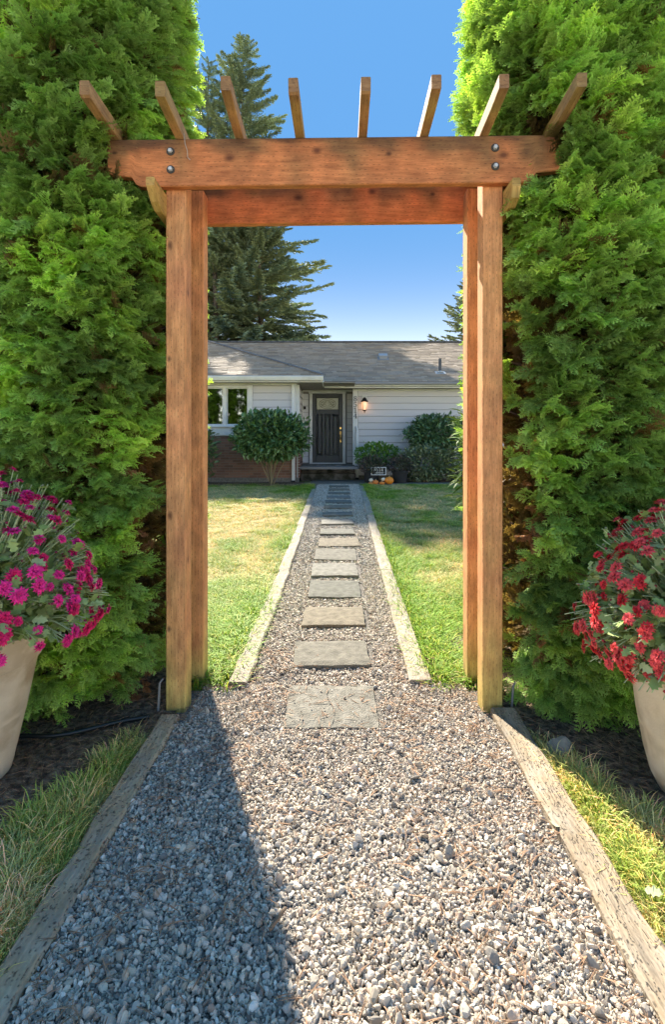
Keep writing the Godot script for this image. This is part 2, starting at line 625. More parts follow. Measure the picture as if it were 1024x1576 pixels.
func arbor() -> void:
	var ar := base("garden_arbor", Vector3(0, 0, -2.48), "open cedar coloured garden arbor straddling the gravel path between the hedges", "arbor")
	var o := Vector3(0, 0, 2.48)
	# four posts: x, front z, foot
	for p in [[-0.704, -2.3415, 0.14, 2.46], [0.7063, -2.3415, 0.16, 2.47], [-0.699, -2.6325, 0.10, 2.46], [0.712, -2.6325, 0.10, 2.47]]:
		var h := 0.0445
		var m := lumber(Vector3(p[0], -0.1, p[1]) + o, Vector3.BACK, Vector3.RIGHT, stations(0.0, p[3] + 0.1, 26, [-h, h, -h, h]), 0.004, moss_tint(p[0] * 7.0 + p[1], p[2] + 0.1), 4)
		put("post", m, M.post, ar)
	# the two beams; their ends are cut back underneath in a step and a curve
	var tilt := Basis(Vector3.BACK, 0.0112)
	for k in 2:
		var z: float = [-2.278, -2.6965][k]
		var st := []
		var ends := [[-0.99, 0.052], [-0.915, 0.045], [-0.885, 0.042], [-0.878, 0.028], [-0.868, 0.012], [-0.852, 0.003], [-0.84, 0.0]]
		var y0: float = [2.327, 2.337][k]
		for e in ends:
			st.append([e[0], -0.019, 0.019, e[1], 0.207])
		for i in range(1, 20):
			st.append([lerpf(-0.84, 0.84, i / 20.0), -0.019, 0.019, 0.0, 0.207])
		ends.reverse()
		for e in ends:
			st.append([-e[0], -0.019, 0.019, e[1], 0.207])
		var tint := func(t: float, a: float, b: float) -> Color:
			var n := noise.get_noise_3d(t * 1.3 + k * 9.0, b * 14.0, 3.0)
			var n2 := noise2.get_noise_2d(t * 6.0 + k * 5.0, b * 2.0)
			var v := 1.0 + n * 0.22
			var c := Color(v, v, v)
			var top := clampf((b - 0.118 + n2 * 0.13 - 0.02 * n) / 0.06, 0, 1)
			c = c.lerp(Color(0.22, 0.29, 0.36), top)
			var gr := clampf(n2 * 2.6 + 0.1, 0, 1)
			c = c.lerp(Color(0.70, 0.98, 1.0), gr * 0.45)
			c.a = 1.0
			return c
		var m := lumber(Vector3.ZERO, Vector3.FORWARD, Vector3.UP, st, 0.004, tint, 8)
		var b := put("beam", m, M.beam, ar, Vector3(0, y0, z) + o)
		b.basis = tilt
		if k == 0:
			for q in [[-0.714, 0.152], [-0.714, 0.073], [0.706, 0.152], [0.706, 0.071]]:
				var bolt := MB.new()
				var pts := [Vector3(q[0], q[1], 0.0185), Vector3(q[0], q[1], 0.0225)]
				bolt.tube(pts, [0.0185, 0.0175], 16, Color(0.06, 0.055, 0.05))
				bolt.tube([pts[1], pts[1] + Vector3(0, 0, 0.008), pts[1] + Vector3(0, 0, 0.0095)], [0.0105, 0.0105, 0.008], 6, Color(0.62, 0.64, 0.66))
				put("bolt", bolt.mesh(), M.plain, b)
	# side rails bolted outside the posts, their ends cut to a slope
	for s: int in [-1, 1]:
		var st := []
		for e in [[-0.5, 0.105], [-0.46, 0.06], [-0.42, 0.04], [-0.30, 0.04], [0.0, 0.04], [0.12, 0.04], [0.20, 0.04], [0.25, 0.06], [0.30 if s < 0 else 0.26, 0.105]]:
			st.append([e[0], -0.018, 0.018, e[1], 0.14])
		var tint := func(t: float, a: float, b: float) -> Color:
			var n := noise.get_noise_3d(t * 8.0, b * 12.0, s * 5.0)
			return Color(0.75 + n * 0.3, 1.05 + n * 0.3, 0.75 + n * 0.25)
		var m := lumber(Vector3(s * 0.7665 + 0.004, 2.168 + 0.0112 * s * 0.77, -2.44) + o, Vector3.RIGHT, Vector3.UP, st, 0.004, tint, 3)
		put("side_rail", m, M.post, ar)
	# eight rafters across the beams
	var px := [-0.963, -0.683, -0.417, -0.148, 0.129, 0.399, 0.664, 0.975]
	var tip := [-0.955, -0.667, -0.412, -0.157, 0.120, 0.389, 0.647, 0.940]
	for i in 8:
		var sk: float = (tip[i] - px[i]) / 0.29
		var tint := func(t: float, a: float, b: float) -> Color:
			var n := noise.get_noise_3d(t * 5.0, a * 20.0 + i * 4.0, b * 20.0)
			var n2 := noise2.get_noise_2d(t * 4.0, i * 3.0)
			var c := Color(0.82, 1.0, 1.05) * (0.9 + n * 0.4)
			c = c.lerp(Color(0.72, 1.18, 0.9), clampf(n2 * 2.0 + 0.1, 0, 1) * 0.7)
			c = c.lerp(Color(0.3, 0.34, 0.4), clampf((absf(t) - 0.42) * 8.0, 0, 1) * 0.6)
			c.a = 1.0
			return c
		var st := []
		var tips: float = rf(-0.012, 0.012)
		for q in [-0.525 + tips, -0.515 + tips, -0.4, -0.28, -0.1, 0.1, 0.28, 0.4, 0.505 + tips, 0.515 + tips]:
			var ch: float = 0.006 if absf(q) > 0.51 else 0.0
			st.append([q, -0.019, 0.019, ch, 0.060])
		var m := lumber(Vector3.ZERO, Vector3.RIGHT, Vector3.UP, st, 0.003, tint, 2)
		var r := put("rafter", m, M.post, ar, Vector3(px[i] + sk * 0.0, 2.5345 + 0.0112 * px[i], -2.487) + o)
		r.basis = Basis(Vector3.UP, atan2(tip[i] - px[i], 0.29) * 0.5) * Basis(Vector3.BACK, rf(-0.02, 0.02) + 0.0112)

# ---------------------------------------------------------------- hedge trees
# one flat fan of scale leaves in the local x-z plane, tip along +x
func thuja_spray(mb: MB, xf: Transform3D, len_: float, r: RandomNumberGenerator) -> void:
	var nodes := 7
	var w := 0.0040
	var pts := []
	for i in nodes + 1:
		var f := float(i) / nodes
		pts.append(xf * Vector3(len_ * f, -0.26 * len_ * f * f, 0.012 * sin(f * 5.0)))
	var up := xf.basis.y
	var sd := xf.basis.z
	for i in nodes:
		var f := float(i) / nodes
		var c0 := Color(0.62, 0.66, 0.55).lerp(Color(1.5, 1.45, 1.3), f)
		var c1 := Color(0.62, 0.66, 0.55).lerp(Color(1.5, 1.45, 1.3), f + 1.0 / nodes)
		var a: Vector3 = pts[i]
		var b: Vector3 = pts[i + 1]
		mb.tri_c(a - sd * w, a + sd * w, b, c0, c0, c1)
		if i == 0:
			continue
		for s: float in [-1.0, 1.0]:
			var l := len_ * (0.52 - 0.34 * f) * r.randf_range(0.75, 1.2)
			var ang := deg_to_rad(r.randf_range(34, 50))
			var d := (xf.basis.x * cos(ang) + sd * s * sin(ang) + up * r.randf_range(-0.28, 0.10)).normalized()
			var q := d.cross(up).normalized() * w * 1.05
			var m: Vector3 = a + d * l * 0.5
			var e: Vector3 = a + d * l - up * l * 0.08
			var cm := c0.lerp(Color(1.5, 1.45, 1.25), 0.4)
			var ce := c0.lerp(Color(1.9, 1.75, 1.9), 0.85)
			mb.tri_c(a - q * 0.6, a + q * 0.6, m + q, c0, c0, cm)
			mb.tri_c(a - q * 0.6, m + q, m - q, c0, cm, cm)
			mb.tri_c(m - q, m + q, e, cm, cm, ce)
			for s2: float in [-1.0, 1.0]:
				var st: Vector3 = a + d * l * (0.35 if s2 < 0 else 0.5)
				var d2 := (d * 0.8 + d.cross(up) * s2 * 0.62 + up * r.randf_range(-0.15, 0.15)).normalized()
				var l2 := l * 0.42
				var q2 := d2.cross(up).normalized() * w * 0.85
				mb.tri_c(st - q2, st + q2, st + d2 * l2, cm, cm, ce)

func thuja_cluster(seed_: int, brown := false) -> ArrayMesh:
	var r := RandomNumberGenerator.new()
	r.seed = seed_
	var mb := MB.new()
	mb.k = 0.5
	var L := 0.24
	var pts := []
	var rad := []
	for i in 5:
		var f := i / 4.0
		pts.append(Vector3(L * f, 0.03 * sin(f * 3.0) - 0.03 * f * f, 0.012 * sin(f * 4.0 + seed_)))
		rad.append(0.0035 * (1.0 - f * 0.7))
	mb.tube(pts, rad, 4, Color(0.75, 0.45, 0.35), false)
	var k := 6
	for i in k:
		var f := 0.22 + 0.78 * i / (k - 1)
		var o: Vector3 = pts[0].lerp(pts[4], f)
		for s: float in [-1.0, 1.0]:
			var ang: float = s * deg_to_rad(r.randf_range(22, 52)) * (1.0 - 0.35 * f)
			if i == k - 1 and s > 0:
				ang = 0.05
			var d := Vector3(cos(ang), r.randf_range(-0.25, 0.2), sin(ang)).normalized()
			var nrm := (Vector3.UP + Vector3(0, 0, r.randf_range(-0.9, 0.9)) + Vector3(r.randf_range(-0.3, 0.3), 0, 0)).normalized()
			var l := r.randf_range(0.085, 0.135) * (0.7 if brown else 1.0)
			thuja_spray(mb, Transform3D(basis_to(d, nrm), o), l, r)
	return mb.mesh()

func tree_radius(y: float, w: float, R: float, H: float, sd: float) -> float:
	var f := y / H
	var r := R * (0.86 + 0.14 * smoothstep(0.0, 0.12, f)) * pow(clampf(1.0 - pow(maxf(f - 0.28, 0.0) / 0.72, 6.0), 0.0, 1.0), 0.65)
	return r * (1.0 + 0.08 * noise.get_noise_3d(cos(w) * 1.6 + sd, sin(w) * 1.6, y * 1.5) + 0.06 * noise2.get_noise_3d(cos(w) * 4.0 + sd, sin(w) * 4.0, y * 3.8))

func hedge_tree(at: Vector3, R: float, H: float, count: int, label: String, cl: Array, sd: float, bare: float) -> void:
	var t := base("arborvitae_tree", at, label, "tree", "arborvitae trees either side of the arbor")
	var tr := MB.new()
	var pts := []
	var rad := []
	for i in 8:
		pts.append(Vector3(0.02 * sin(i * 1.7), -0.05 + H * 0.92 * i / 7.0, 0.02 * cos(i * 2.1)))
		rad.append(0.055 * (1.0 - i / 8.5))
	tr.tube(pts, rad, 8)
	for i in 90:
		var y := rf(0.12, H * 0.85)
		var w := rf(0, TAU)
		var d := Vector3(cos(w), rf(0.5, 1.1), sin(w))
		var l := tree_radius(y, w, R, H, sd) * rf(0.6, 0.85)
		tr.tube([Vector3(0, y, 0), Vector3(0, y, 0) + d * l * 0.5 + Vector3.UP * 0.0, Vector3(0, y, 0) + Vector3(d.x, d.y * 0.8, d.z) * l], [0.014, 0.009, 0.004], 4, Color.WHITE, false)
	put("trunk", tr.mesh(), M.bark, t)
	var xf := [[], [], []]
	var col := [[], [], []]
	var bxf := []
	var bcol := []
	var made := 0
	while made < count:
		var y := rf(0.10, H * 0.985)
		var w := rf(0, TAU)
		if rng.randf() > tree_radius(y, w, R, H, sd) / R:
			continue
		made += 1
		var out_ := Vector3(cos(w), 0, sin(w))
		var depth := 1.0 - 0.16 * pow(rng.randf(), 2.4)
		var r := tree_radius(y, w, R, H, sd)
		var s := rf(0.40, 0.74)
		var p := out_ * maxf(r * depth - 0.11 * s, 0.02) + Vector3.UP * (y - 0.05)
		var tangent := out_.cross(Vector3.UP)
		var dir := (out_ * rf(0.45, 1.0) + Vector3.UP * rf(-0.35, 0.6) + tangent * rf(-0.75, 0.75)).normalized()
		var nrm := (Vector3.UP * rf(0.5, 1.0) + tangent * rf(-0.5, 0.5) + out_ * rf(-0.1, 0.9)).normalized()
		var world := at + p + dir * 0.1
		var tipw := at + p + dir * 0.25 * s
		var keep_out: float = (0.77 if at.x < 0.0 else 0.70) if world.y > 2.62 else ((0.83 if tipw.z > -2.32 and (world.y < 1.9 or at.x < 0.0) else 0.79) if world.z > -2.64 else 0.77)
		if minf(absf(tipw.x), absf(at.x + p.x)) < keep_out + 0.03 * noise.get_noise_2d(world.y * 4.0, world.z * 4.0):
			continue
		if tipw.z > -2.30 and tipw.y > 2.16 and tipw.y < 2.66 and absf(tipw.x) < ((0.97 if tipw.y > 2.32 else 0.86) if at.x < 0.0 else (0.96 if tipw.y > 2.33 else 0.79)):
			continue
		# inner edge low down by the posts: thin, dead and brown
		var dead := clampf((0.93 - absf(world.x) + 0.10 * noise.get_noise_2d(world.y * 3.0, world.z * 3.0 + sd)) / 0.08, 0, 1) * clampf((bare - world.y) / 0.35, 0, 1) if bare > 0.0 else 0.0
		if rng.randf() < dead:
			if rng.randf() < 0.5 and minf(absf(tipw.x), absf(world.x)) > 0.84:
				bxf.append(Transform3D(basis_to(dir, nrm).scaled(Vector3.ONE * s * 0.8), p))
				var bv := rf(0.6, 1.3)
				bcol.append(Color(0.34 * bv, 0.17 * bv, 0.09 * bv))
			continue
		var k := rng.randi() % 3
		xf[k].append(Transform3D(basis_to(dir, nrm).scaled(Vector3.ONE * s), p))
		var n := noise2.get_noise_3d(world.x * 2.2, world.y * 2.2, world.z * 2.2)
		var v := clampf(1.0 + n * 0.55 + rf(-0.2, 0.2), 0.6, 1.5)
		var yl := clampf(n * 1.1 + rf(-0.3, 0.45), 0, 1)
		var c := Color(0.32, 0.49, 0.14).lerp(Color(0.45, 0.57, 0.135), yl) * v
		if rng.randf() < 0.012:
			c = Color(0.26, 0.15, 0.06)
		c.a = 1.0
		col[k].append(c)
	for k in 3:
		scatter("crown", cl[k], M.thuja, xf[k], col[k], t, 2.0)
	# twiggy brown inside
	for i in int(count * 0.22):
		var y := rf(0.1, H * 0.9)
		var w := rf(0, TAU)
		var out_ := Vector3(cos(w), 0, sin(w))
		var p := out_ * tree_radius(y, w, R, H, sd) * rf(0.15, 0.5) + Vector3.UP * y
		bxf.append(Transform3D(basis_to((out_ + Vector3.UP * rf(0, 0.8) + rand_dir() * 0.4).normalized(), rand_dir()).scaled(Vector3.ONE * rf(0.9, 1.3)), p))
		var wx := absf(at.x + p.x)
		if wx < 1.10:
			bxf.pop_back()
			continue
		var bv := rf(0.5, 1.1)
		bcol.append(Color(0.22 * bv, 0.16 * bv, 0.07 * bv))
	scatter("dead_twigs", cl[3], M.thuja, bxf, bcol, t, 2.0)

func hedges() -> void:
	var cl := [thuja_cluster(1), thuja_cluster(2), thuja_cluster(3), thuja_cluster(4, true)]
	hedge_tree(Vector3(-1.27, 0, -2.66), 0.50, 4.15, 9500, "tall dense arborvitae beside the left arbor posts, behind the magenta flowers", cl, 1.0, 1.5)
	hedge_tree(Vector3(-2.06, 0, -2.70), 0.52, 4.2, 5200, "arborvitae at the left edge, outer neighbour of the one by the arbor", cl, 4.0, 0.0)
	hedge_tree(Vector3(1.225, 0, -2.64), 0.50, 4.25, 9500, "tall dense arborvitae beside the right arbor posts, behind the red flowers", cl, 9.0, 1.5)
	hedge_tree(Vector3(2.0, 0, -2.74), 0.54, 4.3, 5200, "arborvitae at the right edge, outer neighbour of the one by the arbor", cl, 13.0, 0.0)
	# the row going on to the left, seen mirrored in the window
	var xf := []
	var col := []
	for k in 5:
		var c := Vector3(-2.85 - k * 0.86, 0, -2.72)
		for i in 650:
			var y := rf(0.1, 4.1)
			var w := rf(0, TAU)
			var r := tree_radius(y, w, 0.52, 4.2, k * 3.0)
			var out_ := Vector3(cos(w), 0, sin(w))
			xf.append(Transform3D(basis_to((out_ + Vector3.UP * rf(0, 0.8) + rand_dir() * 0.3).normalized(), rand_dir()).scaled(Vector3.ONE * rf(1.3, 1.7)), c + out_ * maxf(r - 0.25, 0.05) + Vector3.UP * y))
			var v := rf(0.7, 1.3)
			col.append(Color(0.085 * v, 0.16 * v, 0.03 * v))
	tag(scatter("arborvitae_hedge", cl[1], M.thuja, xf, col, null, 2.0), "arborvitae hedge running on to the left of the arbor", "hedge", "", "stuff")

# ---------------------------------------------------------------- conifers behind the house
func fir_branch(seed_: int) -> ArrayMesh:
	var r := RandomNumberGenerator.new()
	r.seed = seed_
	var mb := MB.new()
	mb.k = 0.6
	var axis := func(f: float) -> Vector3: return Vector3(f, -0.14 * f * f + 0.11 * f * f * f * f, 0.03 * sin(f * 4.0 + seed_))
	var pts := []
	var rad := []
	for i in 7:
		pts.append(axis.call(i / 6.0))
		rad.append(0.011 * (1.0 - i / 6.6))
	mb.tube(pts, rad, 4, Color(1.6, 1.15, 1.0), false)
	var k := 20
	for i in k:
		var f := 0.14 + 0.86 * i / (k - 1)
		var o: Vector3 = axis.call(f)
		for s: float in [-1.0, 1.0]:
			var l := (0.34 - 0.25 * f) * r.randf_range(0.55, 1.15) * smoothstep(0.0, 0.3, f)
			var ang := deg_to_rad(r.randf_range(38, 62))
			var d := Vector3(cos(ang), r.randf_range(-0.30, 0.12), sin(ang) * s).normalized()
			var m := 6
			for j in m:
				var g := float(j) / m
				var p := o + d * l * g + Vector3.DOWN * 0.10 * l * g * g
				for s2: float in [-1.0, 1.0]:
					var d2 := (d * 0.75 + d.cross(Vector3.UP) * s2 * r.randf_range(0.45, 0.9) + Vector3.UP * r.randf_range(-0.5, 0.5)).normalized()
					var l2 := 0.075 * (1.0 - 0.45 * g) * r.randf_range(0.7, 1.3)
					var q := d2.cross(rand_fixed(r)).normalized() * 0.0125
					var c := Color(0.8, 0.85, 0.8).lerp(Color(1.35, 1.3, 1.1), g * r.randf())
					mb.tri(p - q, p + q, p + d2 * l2, c)
	return mb.mesh()

func rand_fixed(r: RandomNumberGenerator) -> Vector3:
	return Vector3(r.randf_range(-1, 1), r.randf_range(-1, 1), r.randf_range(-1, 1)).normalized()

func fir(at: Vector3, H: float, L: float, low: float, n: int, meshes: Array, label: String, lean := 0.0, blue := 0.0) -> void:
	var t := base("fir_tree", at, label, "tree", "conifers behind the house")
	var tb := MB.new()
	var pts := []
	var rad := []
	for i in 10:
		var f := i / 9.0
		pts.append(Vector3(lean * f * H + 0.1 * sin(f * 6.0), H * f - 0.3, 0))
		rad.append(0.30 * (1.0 - f) * H / 25.0 + 0.02)
	tb.tube(pts, rad, 9)
	put("trunk", tb.mesh(), M.bark, t)
	var xf := [[], []]
	var col := [[], []]
	for i in n:
		var f := pow((i + rng.randf()) / n, 0.92)
		var y := lerpf(low, H * 0.995, f)
		var w := i * 2.39996 + rf(-0.4, 0.4)
		var l := L * pow(1.0 - f, 0.72) * rf(0.42, 1.15) + 0.45
		l *= 0.82 + 0.35 * noise.get_noise_2d(y * 0.35 + at.x, w * 0.4)
		var pitch := lerpf(-0.10, 0.55, pow(f, 1.4)) + rf(-0.2, 0.2)
		var d := Vector3(cos(w) * cos(pitch), sin(pitch), sin(w) * cos(pitch))
		var b := basis_to(d, Vector3.UP + rand_dir() * 0.25)
		var k := i % 2
		var fat := clampf(2.2 / l, 0.8, 1.5)
		xf[k].append(Transform3D(Basis(b.x * l, b.y * l * fat, b.z * l * fat), Vector3(lean * y, y - 0.3, 0)))
		var v := rf(0.7, 1.25)
		col[k].append(Color(0.26 * v, 0.285 * v, 0.15 * v).lerp(Color(0.24 * v, 0.31 * v, 0.22 * v), blue))
	for k in 2:
		scatter("crown", meshes[k], M.needle, xf[k], col[k], t, 1.67)

func firs() -> void:
	var bm := [fir_branch(31), fir_branch(32)]
	fir(Vector3(-5.7, 0, -32.5), 26.9, 7.6, 5.0, 330, bm, "tallest fir behind the house, its tip highest above the arbor beam", 0.0, 0.5)
	fir(Vector3(-7.75, 0, -32.0), 25.2, 4.8, 6.0, 210, bm, "slim fir with the second highest tip, beside the hedge top", 0.0, 0.8)
	fir(Vector3(-4.45, 0, -31.0), 18.6, 6.7, 3.6, 215, bm, "broad fir reaching furthest into the sky right of the trunks", 0.0, 0.1)
	fir(Vector3(-7.0, 0, -30.0), 19.5, 3.6, 5.5, 140, bm, "fir with a bare lower trunk nearest the left post", 0.01, 0.2)
	fir(Vector3(-10.6, 0, -33.0), 22.0, 5.5, 3.0, 150, bm, "fir mostly hidden behind the left arbor post", 0.0, 0.2)
	fir(Vector3(9.1, 0, -34.0), 12.2, 4.8, 2.5, 210, bm, "shorter fir showing left of the right arbor post above the roof", 0.0, 0.1)

# ---------------------------------------------------------------- house
func boards(parent: Node, x0: float, x1: float, y0: float, y1: float, z: float, pitch: float, sd: float, along_z := false, fixed := 0.0) -> void:
	var y := y0
	var i := 0
	while y < y1 - 0.01:
		var h := minf(pitch, y1 - y)
		var mb := MB.new()
		var v := 1.0 + 0.05 * sin(i * 12.9 + sd)
		var c := Color(0.66 * v, 0.64 * v, 0.635 * v)
		# a lap board: thick at its lower edge, tucked under the next one above
		var f0 := 0.034
		var f1 := 0.010
		var q := [Vector2(-0.004, 0.014), Vector2(f0, 0.014), Vector2(f0, 0.02), Vector2(f1, h + 0.004), Vector2(-0.004, h + 0.004)]
		for j in 5:
			var a: Vector2 = q[j]
			var b: Vector2 = q[(j + 1) % 5]
			if along_z:
				mb.quad(Vector3(fixed + a.x, y + a.y, x1), Vector3(fixed + a.x, y + a.y, x0), Vector3(fixed + b.x, y + b.y, x0), Vector3(fixed + b.x, y + b.y, x1), c)
			else:
				mb.quad(Vector3(x0, y + a.y, z + a.x), Vector3(x1, y + a.y, z + a.x), Vector3(x1, y + b.y, z + b.x), Vector3(x0, y + b.y, z + b.x), c)
		put("siding_board", mb.mesh(), M.siding, parent)
		y += h
		i += 1

func shingles(origin: Vector3, along: Vector3, up: Vector3, rows: int, span: Callable, sd: int) -> ArrayMesh:
	var r := RandomNumberGenerator.new()
	r.seed = sd
	var mb := MB.new()
	var nrm := along.cross(up)
	var e := 0.142
	for i in rows:
		var s: Vector2 = span.call((i + 0.5) * e)
		var x := s.x
		while x < s.y - 0.03:
			var w := minf(r.randf_range(0.14, 0.40), s.y - x)
			var th := r.randf_range(0.026, 0.038)
			var v := r.randf_range(0.76, 1.2)
			var c := Color(0.44 * v, 0.35 * v, 0.265 * v).lerp(Color(0.48 * v, 0.375 * v, 0.26 * v), r.randf() * 0.6)
			var dr := r.randf_range(-0.008, 0.008)
			var a := origin + along * (x + 0.003) + up * (i * e + dr)
			var b := origin + along * (x + w - 0.003) + up * (i * e + dr)
			var a2 := a + up * (e + 0.03)
			var b2 := b + up * (e + 0.03)
			mb.quad(a + nrm * th, b + nrm * th, b2 + nrm * 0.006, a2 + nrm * 0.006, c)
			mb.quad(a - nrm * 0.002, b - nrm * 0.002, b + nrm * th, a + nrm * th, c * 0.8)
			x += w
	return mb.mesh()

func house() -> void:
	var o := Vector3(0, 0.13, -14)
	var h := base("grey_house", o, "single storey grey house with low shingled roofs at the end of the path", "house")
	# everything below is built in world coordinates and moved into the house's frame
	var w := Node3D.new()
	w.name = "wall"
	h.add_child(w)
	w.position = -o
	var g := 0.08
	# wall cores
	var core := MB.new()
	var zl := -13.9
	core.box(Vector3(-5.0, (g + 1.62) / 2 - 0.06, zl - 0.075), Vector3(8.06, 1.62 - g, 0.15))
	core.box(Vector3(-5.0, 2.76, zl - 0.075), Vector3(8.06, 0.12, 0.15))
	core.box(Vector3(-6.94, 2.13, zl - 0.076), Vector3(4.18, 1.16, 0.146))
	core.box(Vector3(-1.61, 2.13, zl - 0.076), Vector3(1.28, 1.16, 0.146))
	core.box(Vector3(-1.05, 1.4, -14.83), Vector3(0.15, 2.8, 1.55))
	core.box(Vector3(-0.2, 1.4, -15.68), Vector3(1.8, 2.8, 0.15))
	core.box(Vector3(5.3, 1.4, -15.08), Vector3(9.3, 2.8, 0.15))
	core.box(Vector3(0.62, 1.4, -15.38), Vector3(0.12, 2.8, 0.5))
	core.box(Vector3(-9.05, 1.4, -19.0), Vector3(0.15, 2.8, 10.2))
	core.box(Vector3(10.0, 1.4, -19.6), Vector3(0.15, 2.8, 9.0))
	core.box(Vector3(0.4, 1.4, -24.2), Vector3(19.2, 2.8, 0.15))
	core.box(Vector3(0.4, 2.84, -19.2), Vector3(18.9, 0.06, 9.8))
	core.box(Vector3(-4.0, 0.5, -17.5), Vector3(9.8, 0.06, 6.8))
	put("wall_core", core.mesh(), mat(0.28, 0.26, 0.24, 0.9), w)
	# siding boards
	boards(w, -2.2, -1.14, 1.38, 2.74, zl + 0.002, 0.19, 1.0)
	boards(w, -9.0, -4.82, 1.38, 2.74, zl + 0.002, 0.19, 2.0)
	boards(w, 0.70, 9.9, 0.24, 2.70, -15.0, 0.19, 3.0)
	boards(w, -0.96, -0.775, 0.58, 2.66, -15.6, 0.19, 4.0)
	boards(w, 0.39, 0.55, 0.58, 2.66, -15.6, 0.19, 5.0)
	boards(w, -15.57, -14.0, 0.58, 2.72, 0, 0.19, 6.0, true, -0.972)
	# white trim
	for t in [
		[-1.055, 1.44, zl + 0.02, 0.17, 2.62, 0.045], [-0.955, 1.66, -15.585, 0.03, 2.16, 0.04], [-0.955, 1.5, -13.95, 0.04, 2.5, 0.10],
		[0.615, 1.42, -14.975, 0.15, 2.66, 0.05], [-5.0, 2.765, zl + 0.02, 8.0, 0.05, 0.04],
		[5.2, 2.725, -14.985, 9.2, 0.05, 0.04], [-0.2, 2.755, -15.58, 1.5, 0.045, 0.04]]:
		var mb := MB.new()
		mb.bevel(Vector3(t[0], t[1], t[2]), Vector3(t[3], t[4], t[5]), 0.006)
		put("trim_board", mb.mesh(), M.white, w)
	# brick wainscot of the left wing
	var bk := MB.new()
	var y := 0.26
	var row := 0
	var br := RandomNumberGenerator.new()
	br.seed = 77
	while y < 1.33:
		var x := -9.0 + (0.11 if row % 2 else 0.0)
		while x < -1.02:
			var bw := minf(0.205, -1.0 - x)
			var v := br.randf_range(0.7, 1.3)
			bk.box(Vector3(x + bw / 2, y + 0.029, zl + 0.045 + br.randf_range(-0.003, 0.003)), Vector3(bw, 0.058, 0.09), Basis.IDENTITY, Color(0.23 * v, 0.115 * v, 0.075 * v).lerp(Color(0.3, 0.2, 0.14), br.randf() * 0.35))
			x += 0.217
		for j in 7:
			var v := br.randf_range(0.7, 1.3)
			bk.box(Vector3(-0.952, y + 0.029, zl + 0.05 - 0.1 - j * 0.217), Vector3(0.035, 0.058, 0.205), Basis.IDENTITY, Color(0.22 * v, 0.11 * v, 0.07 * v))
		y += 0.069
		row += 1
	var bs := put("brickwork", bk.mesh(), M.plain, w)
	bs.set_meta("kind", "stuff")
	var mort := MB.new()
	mort.box(Vector3(-5.0, 0.79, zl + 0.04), Vector3(8.0, 1.12, 0.075))
	mort.box(Vector3(-0.965, 0.79, -14.7), Vector3(0.04, 1.12, 1.5))
	put("mortar", mort.mesh(), mat(0.26, 0.22, 0.18, 0.95), w)
	var fd := MB.new()
	fd.bevel(Vector3(-5.0, 0.15, zl + 0.03), Vector3(8.1, 0.22, 0.14), 0.012)
	fd.bevel(Vector3(5.25, 0.12, -14.99), Vector3(9.2, 0.24, 0.06), 0.01)
	put("foundation", fd.mesh(), M.concrete, w)
	# window: three lights over a deep white sill
	var win := Node3D.new()
	win.name = "window"
	h.add_child(win)
	win.position = -o
	var fr := MB.new()
	for t in [[-2.255, 2.17, 0.115, 1.14], [-4.76, 2.17, 0.115, 1.14], [-2.938, 2.17, 0.088, 1.06], [-4.02, 2.17, 0.088, 1.06]]:
		fr.bevel(Vector3(t[0], t[1], zl + 0.03), Vector3(t[2], t[3], 0.09), 0.008)
	fr.bevel(Vector3(-3.507, 2.70, zl + 0.03), Vector3(2.39, 0.06, 0.085), 0.008)
	fr.bevel(Vector3(-3.507, 1.655, zl + 0.03), Vector3(2.39, 0.055, 0.086), 0.008)
	put("frame", fr.mesh(), M.white, win)
	for t in [[-2.603, 0.52], [-3.478, 0.94], [-4.385, 0.58]]:
		var sash := MB.new()
		for s: int in [-1, 1]:
			sash.bevel(Vector3(t[0] + s * (t[1] / 2 + 0.016), 2.17, zl - 0.01), Vector3(0.032, 1.0, 0.04), 0.004)
			sash.bevel(Vector3(t[0], 2.17 + s * 0.49, zl - 0.008), Vector3(t[1] + 0.06, 0.03, 0.036), 0.004)
		put("sash", sash.mesh(), M.white, win)
		var gl := MB.new()
		gl.box(Vector3(t[0], 2.17, zl - 0.012), Vector3(t[1] + 0.02, 0.97, 0.006))
		put("pane", gl.mesh(), M.glass, win)
	var sl := MB.new()
	sl.bevel(Vector3(-3.5, 1.50, zl + 0.045), Vector3(2.62, 0.24, 0.11), 0.01)
	sl.bevel(Vector3(-3.5, 1.622, zl + 0.07), Vector3(2.66, 0.035, 0.17), 0.006)
	put("sill", sl.mesh(), M.white, win)
	# door
	var dr := Node3D.new()
	dr.name = "door"
	h.add_child(dr)
	dr.position = -o
	var zd := -15.6
	var cx := -0.2
	var slab := MB.new()
	slab.box(Vector3(cx, 1.63, zd - 0.02), Vector3(0.90, 2.08, 0.03))
	# stiles and rails standing proud round the recesses
	for t in [[-0.40, 1.63, 0.10, 2.08], [0.40, 1.63, 0.10, 2.08], [0.0, 2.61, 0.70, 0.12], [0.0, 2.115, 0.70, 0.13], [0.0, 0.70, 0.70, 0.22], [-0.118, 1.43, 0.065, 1.24], [0.118, 1.43, 0.065, 1.24]]:
		slab.bevel(Vector3(cx + t[0], t[1], zd + 0.012), Vector3(t[2], t[3], 0.045), 0.006)
	put("slab", slab.mesh(), M.door, dr)
	for k in [-0.235, 0.0, 0.235]:
		var pn := MB.new()
		pn.bevel(Vector3(cx + k, 1.43, zd + 0.002), Vector3(0.09, 1.12, 0.02), 0.008)
		put("door_panel", pn.mesh(), M.door, dr)
	var lt := MB.new()
	lt.box(Vector3(cx, 2.365, zd + 0.004), Vector3(0.64, 0.37, 0.02))
	put("leaded_glass", lt.mesh(), mat(0.52, 0.50, 0.36, 0.25), dr)
	var came := MB.new()
